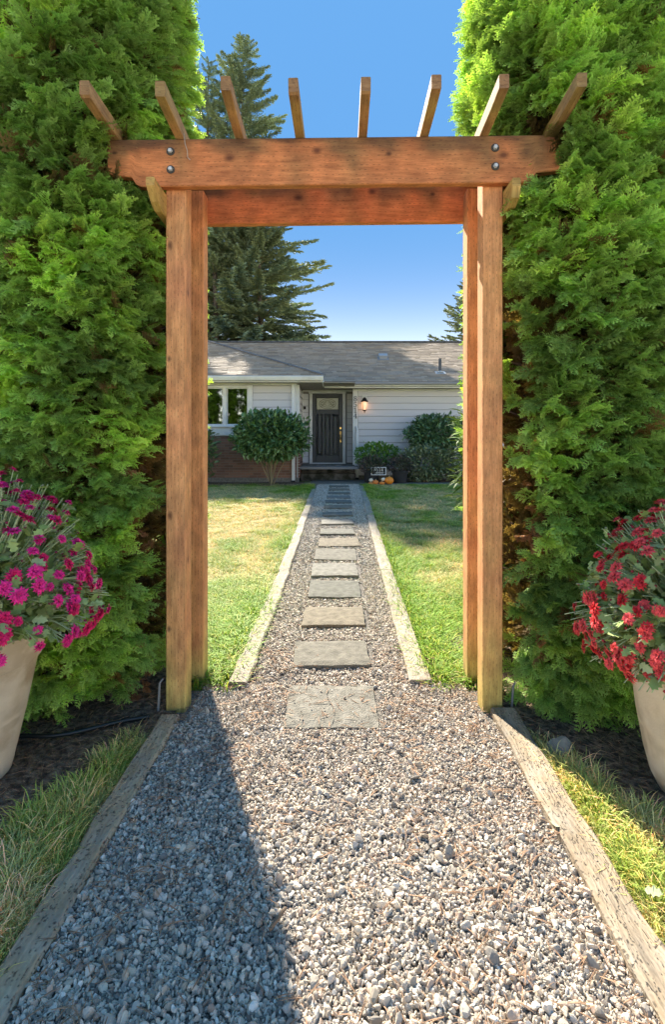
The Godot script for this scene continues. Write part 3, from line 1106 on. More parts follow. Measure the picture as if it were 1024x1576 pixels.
	var cc := Color(0.12, 0.10, 0.05)
	for q in [[0.25, 0.15, 0.0], [0.19, 0.10, 0.0]]:
		var pts := []
		var rad := []
		for i in 25:
			var a := TAU * i / 24.0
			pts.append(Vector3(cx + cos(a) * q[0], 2.365 + sin(a) * q[1], zd + 0.016))
			rad.append(0.006)
		came.tube(pts, rad, 4, cc, false)
	for s: int in [-1, 1]:
		for q in 3:
			var pts := []
			var rad := []
			for i in 9:
				var a := i / 8.0
				pts.append(Vector3(cx + s * (0.02 + 0.20 * a), 2.365 + (q - 1) * 0.055 + 0.03 * sin(a * 5.0 + q), zd + 0.016))
				rad.append(0.006)
			came.tube(pts, rad, 4, cc, false)
	came.bevel(Vector3(cx, 2.545, zd + 0.014), Vector3(0.66, 0.02, 0.03), 0.004, Color(0.03, 0.03, 0.03))
	came.bevel(Vector3(cx, 2.185, zd + 0.014), Vector3(0.66, 0.02, 0.03), 0.004, Color(0.03, 0.03, 0.03))
	put("came", came.mesh(), M.plain, dr)
	var hd := MB.new()
	var hx := 0.195
	var db := MB.new()
	db.tube([Vector3(hx, 1.63, zd + 0.03), Vector3(hx, 1.63, zd + 0.06)], [0.03, 0.028], 12)
	put("deadbolt", db.mesh(), M.brass, dr)
	hd.bevel(Vector3(hx, 1.49, zd + 0.04), Vector3(0.05, 0.10, 0.014), 0.005)
	hd.tube([Vector3(hx, 1.52, zd + 0.045), Vector3(hx, 1.50, zd + 0.09), Vector3(hx, 1.38, zd + 0.095), Vector3(hx, 1.27, zd + 0.085), Vector3(hx, 1.25, zd + 0.04)], [0.012, 0.013, 0.014, 0.012, 0.012], 8)
	hd.bevel(Vector3(hx, 1.25, zd + 0.04), Vector3(0.045, 0.09, 0.014), 0.005)
	put("handle", hd.mesh(), M.brass, dr)
	var cs := MB.new()
	cs.bevel(Vector3(-0.70, 1.62, zd + 0.03), Vector3(0.085, 2.14, 0.07), 0.006)
	cs.bevel(Vector3(0.30, 1.62, zd + 0.03), Vector3(0.085, 2.14, 0.07), 0.006)
	cs.bevel(Vector3(cx, 2.705, zd + 0.032), Vector3(1.13, 0.06, 0.075), 0.006)
	cs.bevel(Vector3(cx, 0.575, zd + 0.045), Vector3(0.95, 0.035, 0.09), 0.006)
	put("casing", cs.mesh(), M.white, dr)
	# steps
	var sp := Node3D.new()
	sp.name = "steps"
	h.add_child(sp)
	sp.position = -o
	for t in [[0.33, 0.40, -15.25, 0.66], [0.14, 0.38, -14.82, 1.2]]:
		var mb := MB.new()
		mb.bevel(Vector3(-0.17, t[0] - 0.0 + (0.005 if t[0] > 0.2 else 0.0), t[2]), Vector3(1.53 if t[0] > 0.2 else 1.56, t[1] + (0.05 if t[0] > 0.2 else 0.0), 0.72 if t[0] > 0.2 else 0.5), 0.02)
		put("step", mb.mesh(), M.step, sp)
	# roofs
	var rf_ := Node3D.new()
	rf_.name = "roof"
	h.add_child(rf_)
	rf_.position = -o
	var pit := 0.417
	var k := sqrt(1.0 + pit * pit)
	var deck := MB.new()
	var zr := -19.42
	var yr := 2.895 + pit * (19.42 - 14.5)
	deck.quad(Vector3(-9.6, 2.895, -14.5), Vector3(10.6, 2.895, -14.5), Vector3(10.6, yr, zr), Vector3(-9.6, yr, zr))
	deck.quad(Vector3(10.6, 2.6, -25.0), Vector3(-9.6, 2.6, -25.0), Vector3(-9.6, yr, zr), Vector3(10.6, yr, zr))
	# left wing: front slope, and the slope that turns round the corner
	var e0 := Vector3(-0.28, 2.925, -13.4)
	var hip := e0 + Vector3(-4.4, 4.4 * pit, -4.4)
	deck.quad(Vector3(-9.6, 2.925, -13.4), e0, hip, Vector3(-9.6, hip.y, hip.z))
	deck.tri(e0, e0 + Vector3(0, 0, -9), hip)
	deck.tri(e0 + Vector3(0, 0, -9), e0 + Vector3(-4.4, 4.4 * pit, -6), hip)
	# gables
	for xg in [-9.55, 10.05]:
		deck.tri(Vector3(xg, 2.7, -14.6), Vector3(xg, 2.6, -24.9), Vector3(xg, yr - 0.02, zr))
		deck.tri(Vector3(xg + 0.1, 2.7, -14.6), Vector3(xg + 0.1, yr - 0.02, zr), Vector3(xg + 0.1, 2.6, -24.9))
	put("roof_deck", deck.mesh(), mat(0.13, 0.12, 0.115, 0.95), rf_)
	var up := Vector3(0, pit, -1).normalized()
	var s1 := put("shingles", shingles(Vector3(0, 2.91, -14.52), Vector3.RIGHT, up, 38, func(_u): return Vector2(-9.0, 10.6), 1), M.plain, rf_)
	s1.set_meta("kind", "stuff")
	var s2 := put("shingles", shingles(Vector3(0, 2.94, -13.42), Vector3.RIGHT, up, 33, func(u): return Vector2(-9.6, -0.28 - u / k), 2), M.plain, rf_)
	s2.set_meta("kind", "stuff")
	var hp := MB.new()
	for i in 26:
		var a := e0.lerp(hip, i / 26.0) + Vector3(0, 0.03, 0)
		var d := (hip - e0).normalized()
		hp.box(a + d * 0.11 + Vector3(0, 0.012, 0), Vector3(0.16, 0.022, 0.25), Basis.looking_at(d, Vector3.UP).rotated(d, 0.0), Color(0.17, 0.155, 0.145) * rf(0.8, 1.15))
	for i in 80:
		var x := -9.5 + i * 0.25
		hp.box(Vector3(x, yr + 0.02, zr), Vector3(0.27, 0.05, 0.26), Basis.IDENTITY, Color(0.12, 0.115, 0.11) * rf(0.8, 1.15))
	put("ridge_cap", hp.mesh(), M.plain, rf_)
	# gutters, fascia and soffits
	for t in [[-4.93, 2.86, -13.36, 9.3], [5.16, 2.825, -14.46, 10.9]]:
		var gt := MB.new()
		var x0: float = t[0] - t[3] / 2
		var x1: float = t[0] + t[3] / 2
		var prof := [Vector2(-0.045, 0.06), Vector2(0.06, 0.06), Vector2(0.072, 0.045), Vector2(0.055, -0.005), Vector2(0.03, -0.055), Vector2(-0.045, -0.06)]
		for j in 6:
			var a: Vector2 = prof[j]
			var b: Vector2 = prof[(j + 1) % 6]
			gt.quad(Vector3(x0, t[1] + b.y, t[2] + b.x), Vector3(x1, t[1] + b.y, t[2] + b.x), Vector3(x1, t[1] + a.y, t[2] + a.x), Vector3(x0, t[1] + a.y, t[2] + a.x))
		for xx in [x0, x1]:
			for j in range(1, 5):
				gt.tri(Vector3(xx, t[1] + prof[0].y, t[2] + prof[0].x), Vector3(xx, t[1] + prof[j].y, t[2] + prof[j].x), Vector3(xx, t[1] + prof[j + 1].y, t[2] + prof[j + 1].x))
		put("gutter", gt.mesh(), M.white, rf_)
		var fa := MB.new()
		fa.box(Vector3(t[0], t[1] - 0.02, t[2] - 0.062), Vector3(t[3] - 0.02, 0.15, 0.03))
		if t[0] < 0:
			fa.box(Vector3(-0.30, 2.845, -14.0), Vector3(0.03, 0.15, 1.15))
		put("fascia", fa.mesh(), M.white, rf_)
	var sf := MB.new()
	sf.box(Vector3(-5.0, 2.795, -13.66), Vector3(9.3, 0.02, 0.52))
	sf.box(Vector3(-0.22, 2.782, -14.6), Vector3(1.56, 0.02, 2.0))
	sf.box(Vector3(5.3, 2.765, -14.75), Vector3(10.0, 0.02, 0.5))
	put("soffit", sf.mesh(), M.soffit, rf_)
	# roof vent and pipe
	var vt := MB.new()
	var vb := Basis(Vector3.RIGHT, atan(pit))
	vt.box(Vector3(1.61, 3.95, -16.96), Vector3(0.36, 0.02, 0.42), vb, Color(0.3, 0.3, 0.29))
	vt.box(Vector3(1.61, 4.01, -16.98), Vector3(0.24, 0.13, 0.24), vb, Color(0.36, 0.36, 0.35))
	vt.box(Vector3(1.61, 4.075, -16.96), Vector3(0.28, 0.02, 0.30), vb, Color(0.42, 0.42, 0.41))
	put("roof_vent", vt.mesh(), M.plain, rf_)
	var pp := MB.new()
	pp.tube([Vector3(3.15, 3.2, -15.35), Vector3(3.15, 3.68, -15.35)], [0.045, 0.045], 12, Color(0.10, 0.10, 0.10))
	pp.tube([Vector3(3.15, 3.245, -15.33), Vector3(3.15, 3.31, -15.35)], [0.11, 0.055], 12, Color(0.55, 0.55, 0.53))
	pp.box(Vector3(3.15, 3.275, -15.33), Vector3(0.30, 0.012, 0.30), vb, Color(0.5, 0.5, 0.48))
	put("vent_pipe", pp.mesh(), M.plain, rf_)
	# downspouts
	for t in [[-1.09, -13.82, 0], [0.66, -14.90, 1]]:
		var ds := MB.new()
		if t[2] == 0:
			ds.bevel(Vector3(t[0], 1.46, t[1] + 0.02), Vector3(0.085, 2.56, 0.07), 0.01)
		else:
			ds.bevel(Vector3(t[0] + 0.005, 0.82, t[1] + 0.0), Vector3(0.085, 1.40, 0.07), 0.01)
			ds.tube([Vector3(t[0] + 0.005, 1.50, t[1]), Vector3(t[0] + 0.0, 1.58, t[1] - 0.02), Vector3(t[0] - 0.02, 1.66, t[1] - 0.06)], [0.045, 0.045, 0.04], 8)
		put("downspout", ds.mesh(), M.white, h, -o)
		var boot := MB.new()
		boot.box(Vector3(t[0], 0.16, t[1] + 0.03), Vector3(0.10, 0.06, 0.10), Basis.IDENTITY, Color(0.02, 0.02, 0.02))
		put("drain_boot", boot.mesh(), M.plain, h, -o)
	# house number down the corner board
	var font := SystemFont.new()
	font.font_names = PackedStringArray(["Droid Serif"])
	for i in 4:
		var tm := TextMesh.new()
		tm.text = "8514"[i]
		tm.font = font
		tm.font_size = 64
		tm.pixel_size = 0.0031
		tm.depth = 0.012
		put("house_number", tm, mat(0.06, 0.06, 0.065, 0.5), h, Vector3(0.615, 2.46 - i * 0.165, -14.938) - o)
	# doorbell camera
	var bell := MB.new()
	bell.bevel(Vector3(-0.885, 2.24, -15.55), Vector3(0.06, 0.085, 0.05), 0.008, Color(0.01, 0.01, 0.01))
	put("doorbell", bell.mesh(), M.plain, h, -o)
	wall_lantern()

func wall_lantern() -> void:
	var p := Vector3(0.875, 0, -14.97)
	var l := base("wall_lantern", p + Vector3(0, 2.2, 0), "lit black wall lantern on the grey siding beside the house number", "lantern")
	var q := -(p + Vector3(0, 2.2, 0))
	var bp := MB.new()
	bp.bevel(p + Vector3(0, 2.46, 0.01), Vector3(0.15, 0.22, 0.04), 0.008)
	put("mounting_block", bp.mesh(), M.white, l, q)
	var arm := MB.new()
	arm.tube([p + Vector3(0, 2.44, 0.03), p + Vector3(0, 2.49, 0.09), p + Vector3(0, 2.46, 0.13)], [0.02, 0.018, 0.018], 8)
	arm.lathe(p + Vector3(0, 0, 0.13), [Vector2(0.105, 2.37), Vector2(0.11, 2.385), Vector2(0.07, 2.42), Vector2(0.055, 2.46), Vector2(0.02, 2.49), Vector2(0.0, 2.50)], 16)
	arm.lathe(p + Vector3(0, 0, 0.13), [Vector2(0.0, 2.03), Vector2(0.012, 2.07), Vector2(0.02, 2.10), Vector2(0.06, 2.12), Vector2(0.062, 2.135)], 16)
	for i in 4:
		var a := TAU * (i + 0.5) / 4
		var d := Vector3(cos(a), 0, sin(a))
		arm.tube([p + Vector3(0, 2.13, 0.13) + d * 0.058, p + Vector3(0, 2.375, 0.13) + d * 0.092], [0.005, 0.005], 5)
	put("body", arm.mesh(), M.black, l, q)
	var gl := MB.new()
	gl.lathe(p + Vector3(0, 0, 0.13), [Vector2(0.0, 2.135), Vector2(0.05, 2.14), Vector2(0.08, 2.28), Vector2(0.085, 2.36), Vector2(0.0, 2.365)], 16)
	var gm := mat(0.9, 0.75, 0.6, 0.4)
	gm.emission_enabled = true
	gm.emission = Color(1.0, 0.72, 0.50)
	gm.emission_energy_multiplier = 0.14
	put("lamp_glass", gl.mesh(), gm, l, q)
	var om := OmniLight3D.new()
	om.name = "lantern_light"
	om.position = Vector3(0, 0.05, 0.13)
	om.light_color = Color(1.0, 0.72, 0.48)
	om.light_energy = 0.003
	om.light_size = 0.05
	om.omni_range = 12.0
	om.omni_attenuation = 2.0
	om.shadow_enabled = true
	l.add_child(om)

# ---------------------------------------------------------------- path pieces
func timber_mesh(p0: Vector3, p1: Vector3, wid: float, thick: float, tint: Color, sd: float) -> ArrayMesh:
	var d := p1 - p0
	var L := d.length()
	var T := d / L
	var A := T.cross(Vector3.UP).normalized() * -1.0
	var B := T.cross(A).normalized()
	if B.y < 0:
		A = -A
		B = T.cross(A).normalized()
	var st := []
	var k := maxi(6, int(L / 0.12))
	for i in k + 1:
		var t := L * i / k
		var n := noise.get_noise_2d(t * 3.0 + sd, sd) * 0.012
		var n2 := noise2.get_noise_2d(t * 5.0 + sd, sd * 2.0) * 0.010
		st.append([t, -wid / 2 + n, wid / 2 + n2, -thick, n2 * 0.4])
	var f := func(t: float, a: float, b: float) -> Color:
		var v := 1.0 + 0.45 * noise.get_noise_3d(t * 3.0 + sd, a * 14.0, b * 10.0)
		return Color(tint.r * v, tint.g * v, tint.b * v)
	return lumber(p0, A, B, st, 0.008, f, 3)

func path_pieces() -> void:
	# front boards either side of the gravel
	var lt := put("edging_board", timber_mesh(Vector3(-0.715, 0.022, -2.24), Vector3(-0.715, 0.018, -0.55), 0.085, 0.10, Color(1.05, 0.87, 0.67), 3.0), M.old)
	tag(lt, "sunken shaded timber edging board left of the foreground gravel", "edging board", "timber path edging")
	var rt := put("edging_board", timber_mesh(Vector3(0.742, 0.035, -2.27), Vector3(0.707, 0.030, -0.55), 0.105, 0.11, Color(0.72, 0.65, 0.55), 8.0), M.old)
	tag(rt, "pale sunlit weathered timber edging board right of the foreground gravel", "edging board", "timber path edging")
	# long edging behind the arbor, each side of lengths laid end to end
	var xl := [[-2.53, -4.75], [-4.76, -7.2], [-7.21, -9.6], [-9.61, -11.7]]
	var nm := ["nearest", "second", "third", "farthest"]
	for i in 4:
		var a: float = xl[i][0]
		var b: float = xl[i][1]
		var o := put("edging_board", timber_mesh(Vector3(-0.467 + rf(-0.006, 0.006), gy(a) + 0.03, a), Vector3(-0.46 + rf(-0.006, 0.006), gy(b) + 0.03, b), 0.10, 0.10, Color(0.78, 0.74, 0.68), 20.0 + i * 7), M.old)
		tag(o, "%s whitish edging board along the left side of the stepping stone path" % nm[i], "edging board", "timber path edging")
		var o2 := put("edging_board", timber_mesh(Vector3(path_right(a) + 0.053, gy(a) + 0.03, a - 0.02), Vector3(path_right(b) + 0.053, gy(b) + 0.03, b - (1.0 if i == 3 else 0.02)), 0.11, 0.10, Color(0.78, 0.74, 0.68), 60.0 + i * 7), M.old)
		tag(o2, "%s whitish edging board along the right side of the stepping stone path" % nm[i], "edging board", "timber path edging")
	# stepping stones: near edge, far edge (metres ahead), left, right
	var sl := [[2.165, 2.52, -0.213, 0.190], [2.735, 3.06, -0.222, 0.188], [3.33, 3.71, -0.208, 0.202], [3.955, 4.39, -0.200, 0.208], [4.56, 5.06, -0.207, 0.212], [5.20, 5.70, -0.202, 0.232], [5.87, 6.32, -0.178, 0.290], [6.55, 7.0, -0.178, 0.262], [7.28, 7.75, -0.186, 0.275], [8.0, 8.45, -0.185, 0.288], [8.78, 9.22, -0.172, 0.31], [9.45, 9.85, -0.165, 0.325], [10.1, 10.55, -0.15, 0.32], [10.8, 11.2, -0.13, 0.34], [11.5, 11.9, -0.12, 0.35], [12.2, 12.65, -0.12, 0.36]]
	var words := ["nearest", "second", "third", "fourth", "fifth", "sixth", "seventh", "eighth", "ninth", "tenth", "eleventh", "twelfth", "thirteenth", "fourteenth", "fifteenth", "farthest"]
	var slab_mats := []
	for tn: Color in [Color(1, 1, 1), Color(0.93, 0.92, 0.9), Color(0.98, 0.93, 0.86), Color(0.86, 0.87, 0.86)]:
		var sm: StandardMaterial3D = M.concrete.duplicate()
		sm.albedo_color = tn
		slab_mats.append(sm)
	for i in sl.size():
		var q: Array = sl[i]
		var z0: float = -q[0]
		var z1: float = -q[1]
		var mb := MB.new()
		var top := gy((z0 + z1) / 2) + (0.017 if i == 0 else 0.03)
		var nx := 10
		var nz := 8
		var x0: float = q[2]
		var x1: float = q[3]
		var tl := Vector3(rf(-0.008, 0.008), rf(-0.010, 0.010), rf(-0.012, 0.012))
		var pt := func(ix: int, iz: int) -> Vector3:
			var fx := float(ix) / nx
			var fz := float(iz) / nz
			var x := lerpf(x0, x1, fx)
			var z := lerpf(z0, z1, fz)
			var edge := minf(minf(fx, 1 - fx) * nx, minf(fz, 1 - fz) * nz)
			var y0 := (fx - 0.5) * tl.x + (fz - 0.5) * tl.y
			x += (fz - 0.5) * tl.z
			z += (fx - 0.5) * tl.z
			var y := top + y0 + 0.004 * noise.get_noise_3d(x * 9.0, z * 9.0, i * 5.0) + 0.003 * noise2.get_noise_3d(x * 24.0, z * 24.0, i)
			if edge < 0.5:
				y -= 0.006
				x += 0.007 * noise.get_noise_2d(z * 11.0 + i, x * 3.0)
				z += 0.007 * noise.get_noise_2d(x * 11.0 + i * 3, z * 3.0)
			return Vector3(x, y, z)
		for ix in nx:
			for iz in nz:
				mb.quad(pt.call(ix, iz), pt.call(ix + 1, iz), pt.call(ix + 1, iz + 1), pt.call(ix, iz + 1))
		var dn := Vector3(0, -0.05, 0)
		for ix in nx:
			mb.quad(pt.call(ix, 0) + dn, pt.call(ix + 1, 0) + dn, pt.call(ix + 1, 0), pt.call(ix, 0))
			mb.quad(pt.call(ix + 1, nz) + dn, pt.call(ix, nz) + dn, pt.call(ix, nz), pt.call(ix + 1, nz))
		for iz in nz:
			mb.quad(pt.call(nx, iz) + dn, pt.call(nx, iz + 1) + dn, pt.call(nx, iz + 1), pt.call(nx, iz))
			mb.quad(pt.call(0, iz + 1) + dn, pt.call(0, iz) + dn, pt.call(0, iz), pt.call(0, iz + 1))
		var o := put("stepping_stone", mb.mesh(), slab_mats[i % 4])
		tag(o, "%s square concrete stepping stone in the path, counted from the arbor" % words[i], "stepping stone", "stepping stones in the gravel path")

# ---------------------------------------------------------------- grass
func tuft(seed_: int, blades: int, hgt: float, spread: float, wid: float) -> ArrayMesh:
	var r := RandomNumberGenerator.new()
	r.seed = seed_
	var mb := MB.new()
	mb.k = 0.4
	for i in blades:
		var w := r.randf_range(0, TAU)
		var o := Vector3(cos(w), 0, sin(w)) * spread * sqrt(r.randf())
		var lw := w + r.randf_range(-0.9, 0.9)
		var ln := Vector3(cos(lw), 0, sin(lw)) * r.randf_range(0.35, 1.5)
		var h := hgt * r.randf_range(0.55, 1.15)
		var sdv := Vector3(-sin(lw), 0, cos(lw)) * wid
		var p1 := o + Vector3.UP * h * 0.5 + ln * h * 0.18
		var p2 := o + Vector3.UP * h * 0.85 + ln * h * 0.55
		var p3 := o + Vector3.UP * h * 0.92 + ln * h * 0.95
		var v := r.randf_range(0.75, 1.25)
		var c := Color(v, v, v)
		if r.randf() < 0.16:
			c = Color(2.3, 1.35, 1.9) * v
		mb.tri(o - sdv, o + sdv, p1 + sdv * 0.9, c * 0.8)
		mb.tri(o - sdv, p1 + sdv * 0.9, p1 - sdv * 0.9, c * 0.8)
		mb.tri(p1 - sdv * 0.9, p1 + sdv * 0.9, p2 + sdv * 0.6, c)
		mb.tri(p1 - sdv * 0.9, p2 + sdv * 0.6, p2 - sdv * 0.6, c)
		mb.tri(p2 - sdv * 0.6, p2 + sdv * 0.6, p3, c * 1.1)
	return mb.mesh()

func lawn() -> void:
	var lw := Node3D.new()
	lw.name = numbered("lawn_grass")
	add_child(lw)
	tag(lw, "mown lawn either side of the path, green and straw coloured in patches", "grass", "", "stuff")
	var tm := [tuft(51, 16, 0.055, 0.045, 0.0016), tuft(52, 16, 0.045, 0.05, 0.0018)]
	var xf := [[], []]
	var col := [[], []]
	for q in [[2.56, 4.6, 1500.0], [4.6, 7.0, 800.0], [7.0, 10.0, 520.0], [10.0, 13.2, 380.0]]:
		var half: float = 1.0 + 0.30 * q[1]
		var count := int((q[1] - q[0]) * half * 2.0 * q[2])
		for i in count:
			var d := rf(q[0], q[1])
			var x := rf(-half, half)
			if x > path_left(-d) - 0.10 and x < path_right(-d) + 0.11:
				continue
			if d < 3.25 and absf(x) > 0.72:
				continue
			var dry := clampf((0.54 if x < 0.0 else 0.42) + 0.75 * noise.get_noise_2d(x * 0.55 + 4.0, d * 0.38) + 0.5 * noise2.get_noise_2d(x * 1.9, d * 1.6), 0, 1)
			dry = clampf(dry * smoothstep(2.9, 5.6, d + 0.8 * noise.get_noise_2d(x * 1.3, d)) * 1.55 - 0.15 * smoothstep(9.5, 12.0, d), 0, 1)
			var edge := smoothstep(0.35, 0.0, minf(absf(x - path_left(-d) + 0.1), absf(x - path_right(-d) - 0.11)))
			dry = clampf(dry - edge * 0.4, 0, 1)
			if dry > 0.75 and rng.randf() < 0.25:
				continue
			var k := rng.randi() % 2
			var s := rf(0.7, 1.25) * (1.0 + 0.25 * edge) * lerpf(1.0, 0.75, dry)
			xf[k].append(Transform3D(Basis(Vector3.UP, rf(0, TAU)).scaled(Vector3(s * 1.3, s * 0.85, s * 1.3)), Vector3(x, gy(-d) - 0.012, -d)))
			var v := rf(0.75, 1.25)
			var c := Color(0.23, 0.38, 0.04).lerp(Color(0.62, 0.565, 0.25), dry) * v
			c.a = 1.0
			col[k].append(c)
	for k in 2:
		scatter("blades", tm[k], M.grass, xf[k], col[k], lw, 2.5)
	# long unmown grass beside the front boards
	var tl := [tuft(61, 15, 0.070, 0.045, 0.0019), tuft(62, 15, 0.052, 0.05, 0.0021)]
	for s: int in [-1, 1]:
		var gr := Node3D.new()
		gr.name = numbered("verge_grass")
		add_child(gr)
		tag(gr, "long %s grass growing beside the %s foreground edging board" % (["shaded", "left"] if s < 0 else ["sunlit", "right"]), "grass", "", "stuff")
		var x2 := [[], []]
		var c2 := [[], []]
		for i in 4600:
			var d := rf(0.75, 2.16)
			var a := 0.765 + 0.95 * pow(rng.randf(), 1.2)
			if in_bed(a * s, -d) or (d > 2.0 and a > 0.95):
				continue
			var k := rng.randi() % 2
			var sc := rf(0.55, 1.1) * lerpf(0.55, 1.0, smoothstep(0.76, 0.86, a))
			var e := Basis(Vector3.UP, rf(0, TAU)).rotated(Vector3.BACK, rf(-0.25, 0.25)).scaled(Vector3(sc, sc, sc))
			x2[k].append(Transform3D(e, Vector3(s * a, -0.012, -d)))
			var dry := clampf(0.35 + noise.get_noise_2d(a * 4.0 + s, d * 3.0) * 1.0 + rf(-0.2, 0.2), 0, 1)
			var v := rf(0.75, 1.25)
			var c := Color(0.37, 0.48, 0.09).lerp(Color(0.70, 0.60, 0.28), dry) * v
			c.a = 1.0
			c2[k].append(c)
		for k in 2:
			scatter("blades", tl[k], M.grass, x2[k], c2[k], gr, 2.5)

# ---------------------------------------------------------------- gravel
func pebble(seed_: int) -> ArrayMesh:
	var r := RandomNumberGenerator.new()
	r.seed = seed_
	# a rough stone: points of a twice cut octahedron pushed on to a few random planes
	var planes := []
	for i in 8:
		planes.append([rand_fixed(r), r.randf_range(0.36, 0.8)])
	var tris := []
	var oc := [Vector3.RIGHT, Vector3.UP, Vector3.BACK, Vector3.LEFT, Vector3.DOWN, Vector3.FORWARD]
	for f in [[0, 1, 2], [1, 3, 2], [3, 4, 2], [4, 0, 2], [1, 0, 5], [3, 1, 5], [4, 3, 5], [0, 4, 5]]:
		tris.append([oc[f[0]], oc[f[1]], oc[f[2]]])
	for it in 2:
		var nx := []
		for t in tris:
			var a: Vector3 = t[0]
			var b: Vector3 = t[1]
			var c: Vector3 = t[2]
			var ab := (a + b).normalized()
			var bc := (b + c).normalized()
			var ca := (c + a).normalized()
			nx.append([a, ab, ca])
			nx.append([ab, b, bc])
			nx.append([ca, bc, c])
			nx.append([ab, bc, ca])
		tris = nx
	var mb := MB.new()
	var shape := func(p: Vector3) -> Vector3:
		var l := 1.0
		for q in planes:
			var d: float = p.dot(q[0])
			if d > 0.001:
				l = minf(l, q[1] / d)
		return p * l
	for t in tris:
		mb.tri(shape.call(t[0]), shape.call(t[1]), shape.call(t[2]))
	return mb.mesh()

func on_stone(x: float, d: float) -> bool:
	for q in [[2.165, 2.52], [2.735, 3.06], [3.33, 3.71], [3.955, 4.39], [4.56, 5.06], [5.20, 5.70], [5.87, 6.32], [6.55, 7.0], [7.28, 7.75], [8.0, 8.45], [8.78, 9.22], [9.45, 9.85], [10.1, 10.55], [10.8, 11.2], [11.5, 11.9], [12.2, 12.65]]:
		if d > q[0] and d < q[1]:
			return x > -0.215 + 0.01 * d - 0.01 and x < 0.185 + 0.013 * d
	return false

func stone_color() -> Color:
	var v := rf(0.6, 1.4)
	var c := Color(0.44, 0.38, 0.305)
	var q := rng.randf()
	if q < 0.18:
		c = Color(0.48, 0.40, 0.30)
	elif q < 0.27:
		c = Color(0.44, 0.33, 0.25)
	elif q < 0.40:
		c = Color(0.21, 0.185, 0.155)
	elif q < 0.54:
		c = Color(0.56, 0.50, 0.42)
	c = c * v * 1.16
	c.a = 1.0
	return c

func gravel() -> void:
	var g := Node3D.new()
	g.name = numbered("gravel")
	add_child(g)
	tag(g, "crushed grey gravel covering the path and the foreground", "gravel", "", "stuff")
	var pm := [pebble(71), pebble(72), pebble(73), pebble(74)]
	var xf := [[], [], [], []]
	var col := [[], [], [], []]
	# size falls off: many chips, fewer large stones on top
	for q in [[0.5, 2.56, -0.675, 0.70, 30000.0, 0.0028, 0.0065, -0.001], [0.5, 2.56, -0.672, 0.695, 10500.0, 0.0048, 0.0092, 0.002], [0.5, 2.56, -0.672, 0.695, 480.0, 0.010, 0.0165, 0.003], [2.50, 5.0, 0, 0, 10500.0, 0.005, 0.0105, 0.0], [5.0, 13.1, 0, 0, 3900.0, 0.008, 0.014, 0.0]]:
		var front: bool = q[3] != 0
		var wdt: float = (q[3] - q[2]) if front else 1.1
		var count := int((q[1] - q[0]) * wdt * q[4])
		for i in count:
			var d := rf(q[0], q[1])
			var x := rf(q[2], q[3]) if front else rf(-0.415, 0.66)
			if not front and x > path_right(-d) - 0.005:
				continue
			if d > 2.2 and d < 2.56 and absf(x) > 0.64:
				continue
			if on_stone(x, d):
				if d > 2.6 or rng.randf() > 0.010:
					continue
			var k := rng.randi() % 4
			var s := rf(q[5], q[6]) * lerpf(0.75, 1.2, rng.randf() * rng.randf())
			if front:
				s *= lerpf(1.12, 0.82, clampf((d - 1.0) / 1.4, 0, 1))
			var b := Basis.from_euler(Vector3(rf(0, TAU), rf(0, TAU), rf(0, TAU))) * Basis.from_scale(Vector3(s * rf(0.9, 1.45), s * rf(0.42, 0.85), s))
			var bump := 0.010 * noise.get_noise_2d(x * 2.6, d * 2.6)
			var y: float = gy(-d) + q[7] + s * rf(0.25, 0.75) + maxf(bump, -0.003)
			if on_stone(x, d):
				y = 0.024
			xf[k].append(Transform3D(b, Vector3(x, y, -d)))
			col[k].append(stone_color())
	for k in 4:
		scatter("pebbles", pm[k], M.plain, xf[k], col[k], g)
	# dry needles and bits of thuja litter on gravel and soil
	var nd := MB.new()
	for i in 2:
		var z0 := 0.0025 * (i * 2 - 1)
		nd.tube([Vector3(0, 0, 0), Vector3(0.5, 0.05, z0 * 8), Vector3(1, 0, z0 * 30)], [0.018, 0.02, 0.006], 3, Color.WHITE, false)
	var x3 := []
	var c3 := []
	for i in 7000:
		var d := rf(0.8, 3.0)
		var x := 0.0
		if i % 2 == 0:
			x = rf(-0.66, 0.66)
			if rng.randf() > 0.25 + 0.75 * smoothstep(0.1, 0.6, absf(x) + 0.6 * noise.get_noise_2d(x * 3.0, d * 3.0)):
				continue
		else:
			x = rf(0.68, 1.7) * (1.0 if rng.randf() < 0.5 else -1.0)
			if not in_bed(x, -d):
				continue
		var s := rf(0.02, 0.06)
		x3.append(Transform3D(Basis.from_euler(Vector3(rf(-0.2, 0.2), rf(0, TAU), rf(-0.15, 0.15))) * Basis.from_scale(Vector3(s, s * 0.8, s)), Vector3(x, 0.018 + rf(0, 0.006), -d)))
		var v := rf(0.6, 1.3)
		c3.append(Color(0.40 * v, 0.24 * v, 0.14 * v))
	tag(scatter("dry_litter", nd.mesh(), M.plain, x3, c3), "dry brown needles and twig bits on gravel and soil", "litter", "", "stuff")

# ---------------------------------------------------------------- planting by the house
func leaf_mesh(l: float, w: float, fold: float, curl: float) -> ArrayMesh:
	var mb := MB.new()
	var prev := []
	for i in 5:
		var f := i / 4.0
		var ww := w * sin(PI * pow(f, 0.8)) if i < 4 else 0.0
		if i == 0:
			ww = w * 0.08
		var p := Vector3(l * f, -curl * f * f * l, 0)
		var row := [p + Vector3(0, fold * ww, -ww), p, p + Vector3(0, fold * ww, ww)]
		if i > 0:
			var c := Color.WHITE
			mb.tri(prev[0], prev[1], row[1], c * 0.95)
			mb.tri(prev[0], row[1], row[0], c * 0.95)
			mb.tri(prev[1], prev[2], row[2], c)
			mb.tri(prev[1], row[2], row[1], c)
		prev = row
	return mb.mesh()

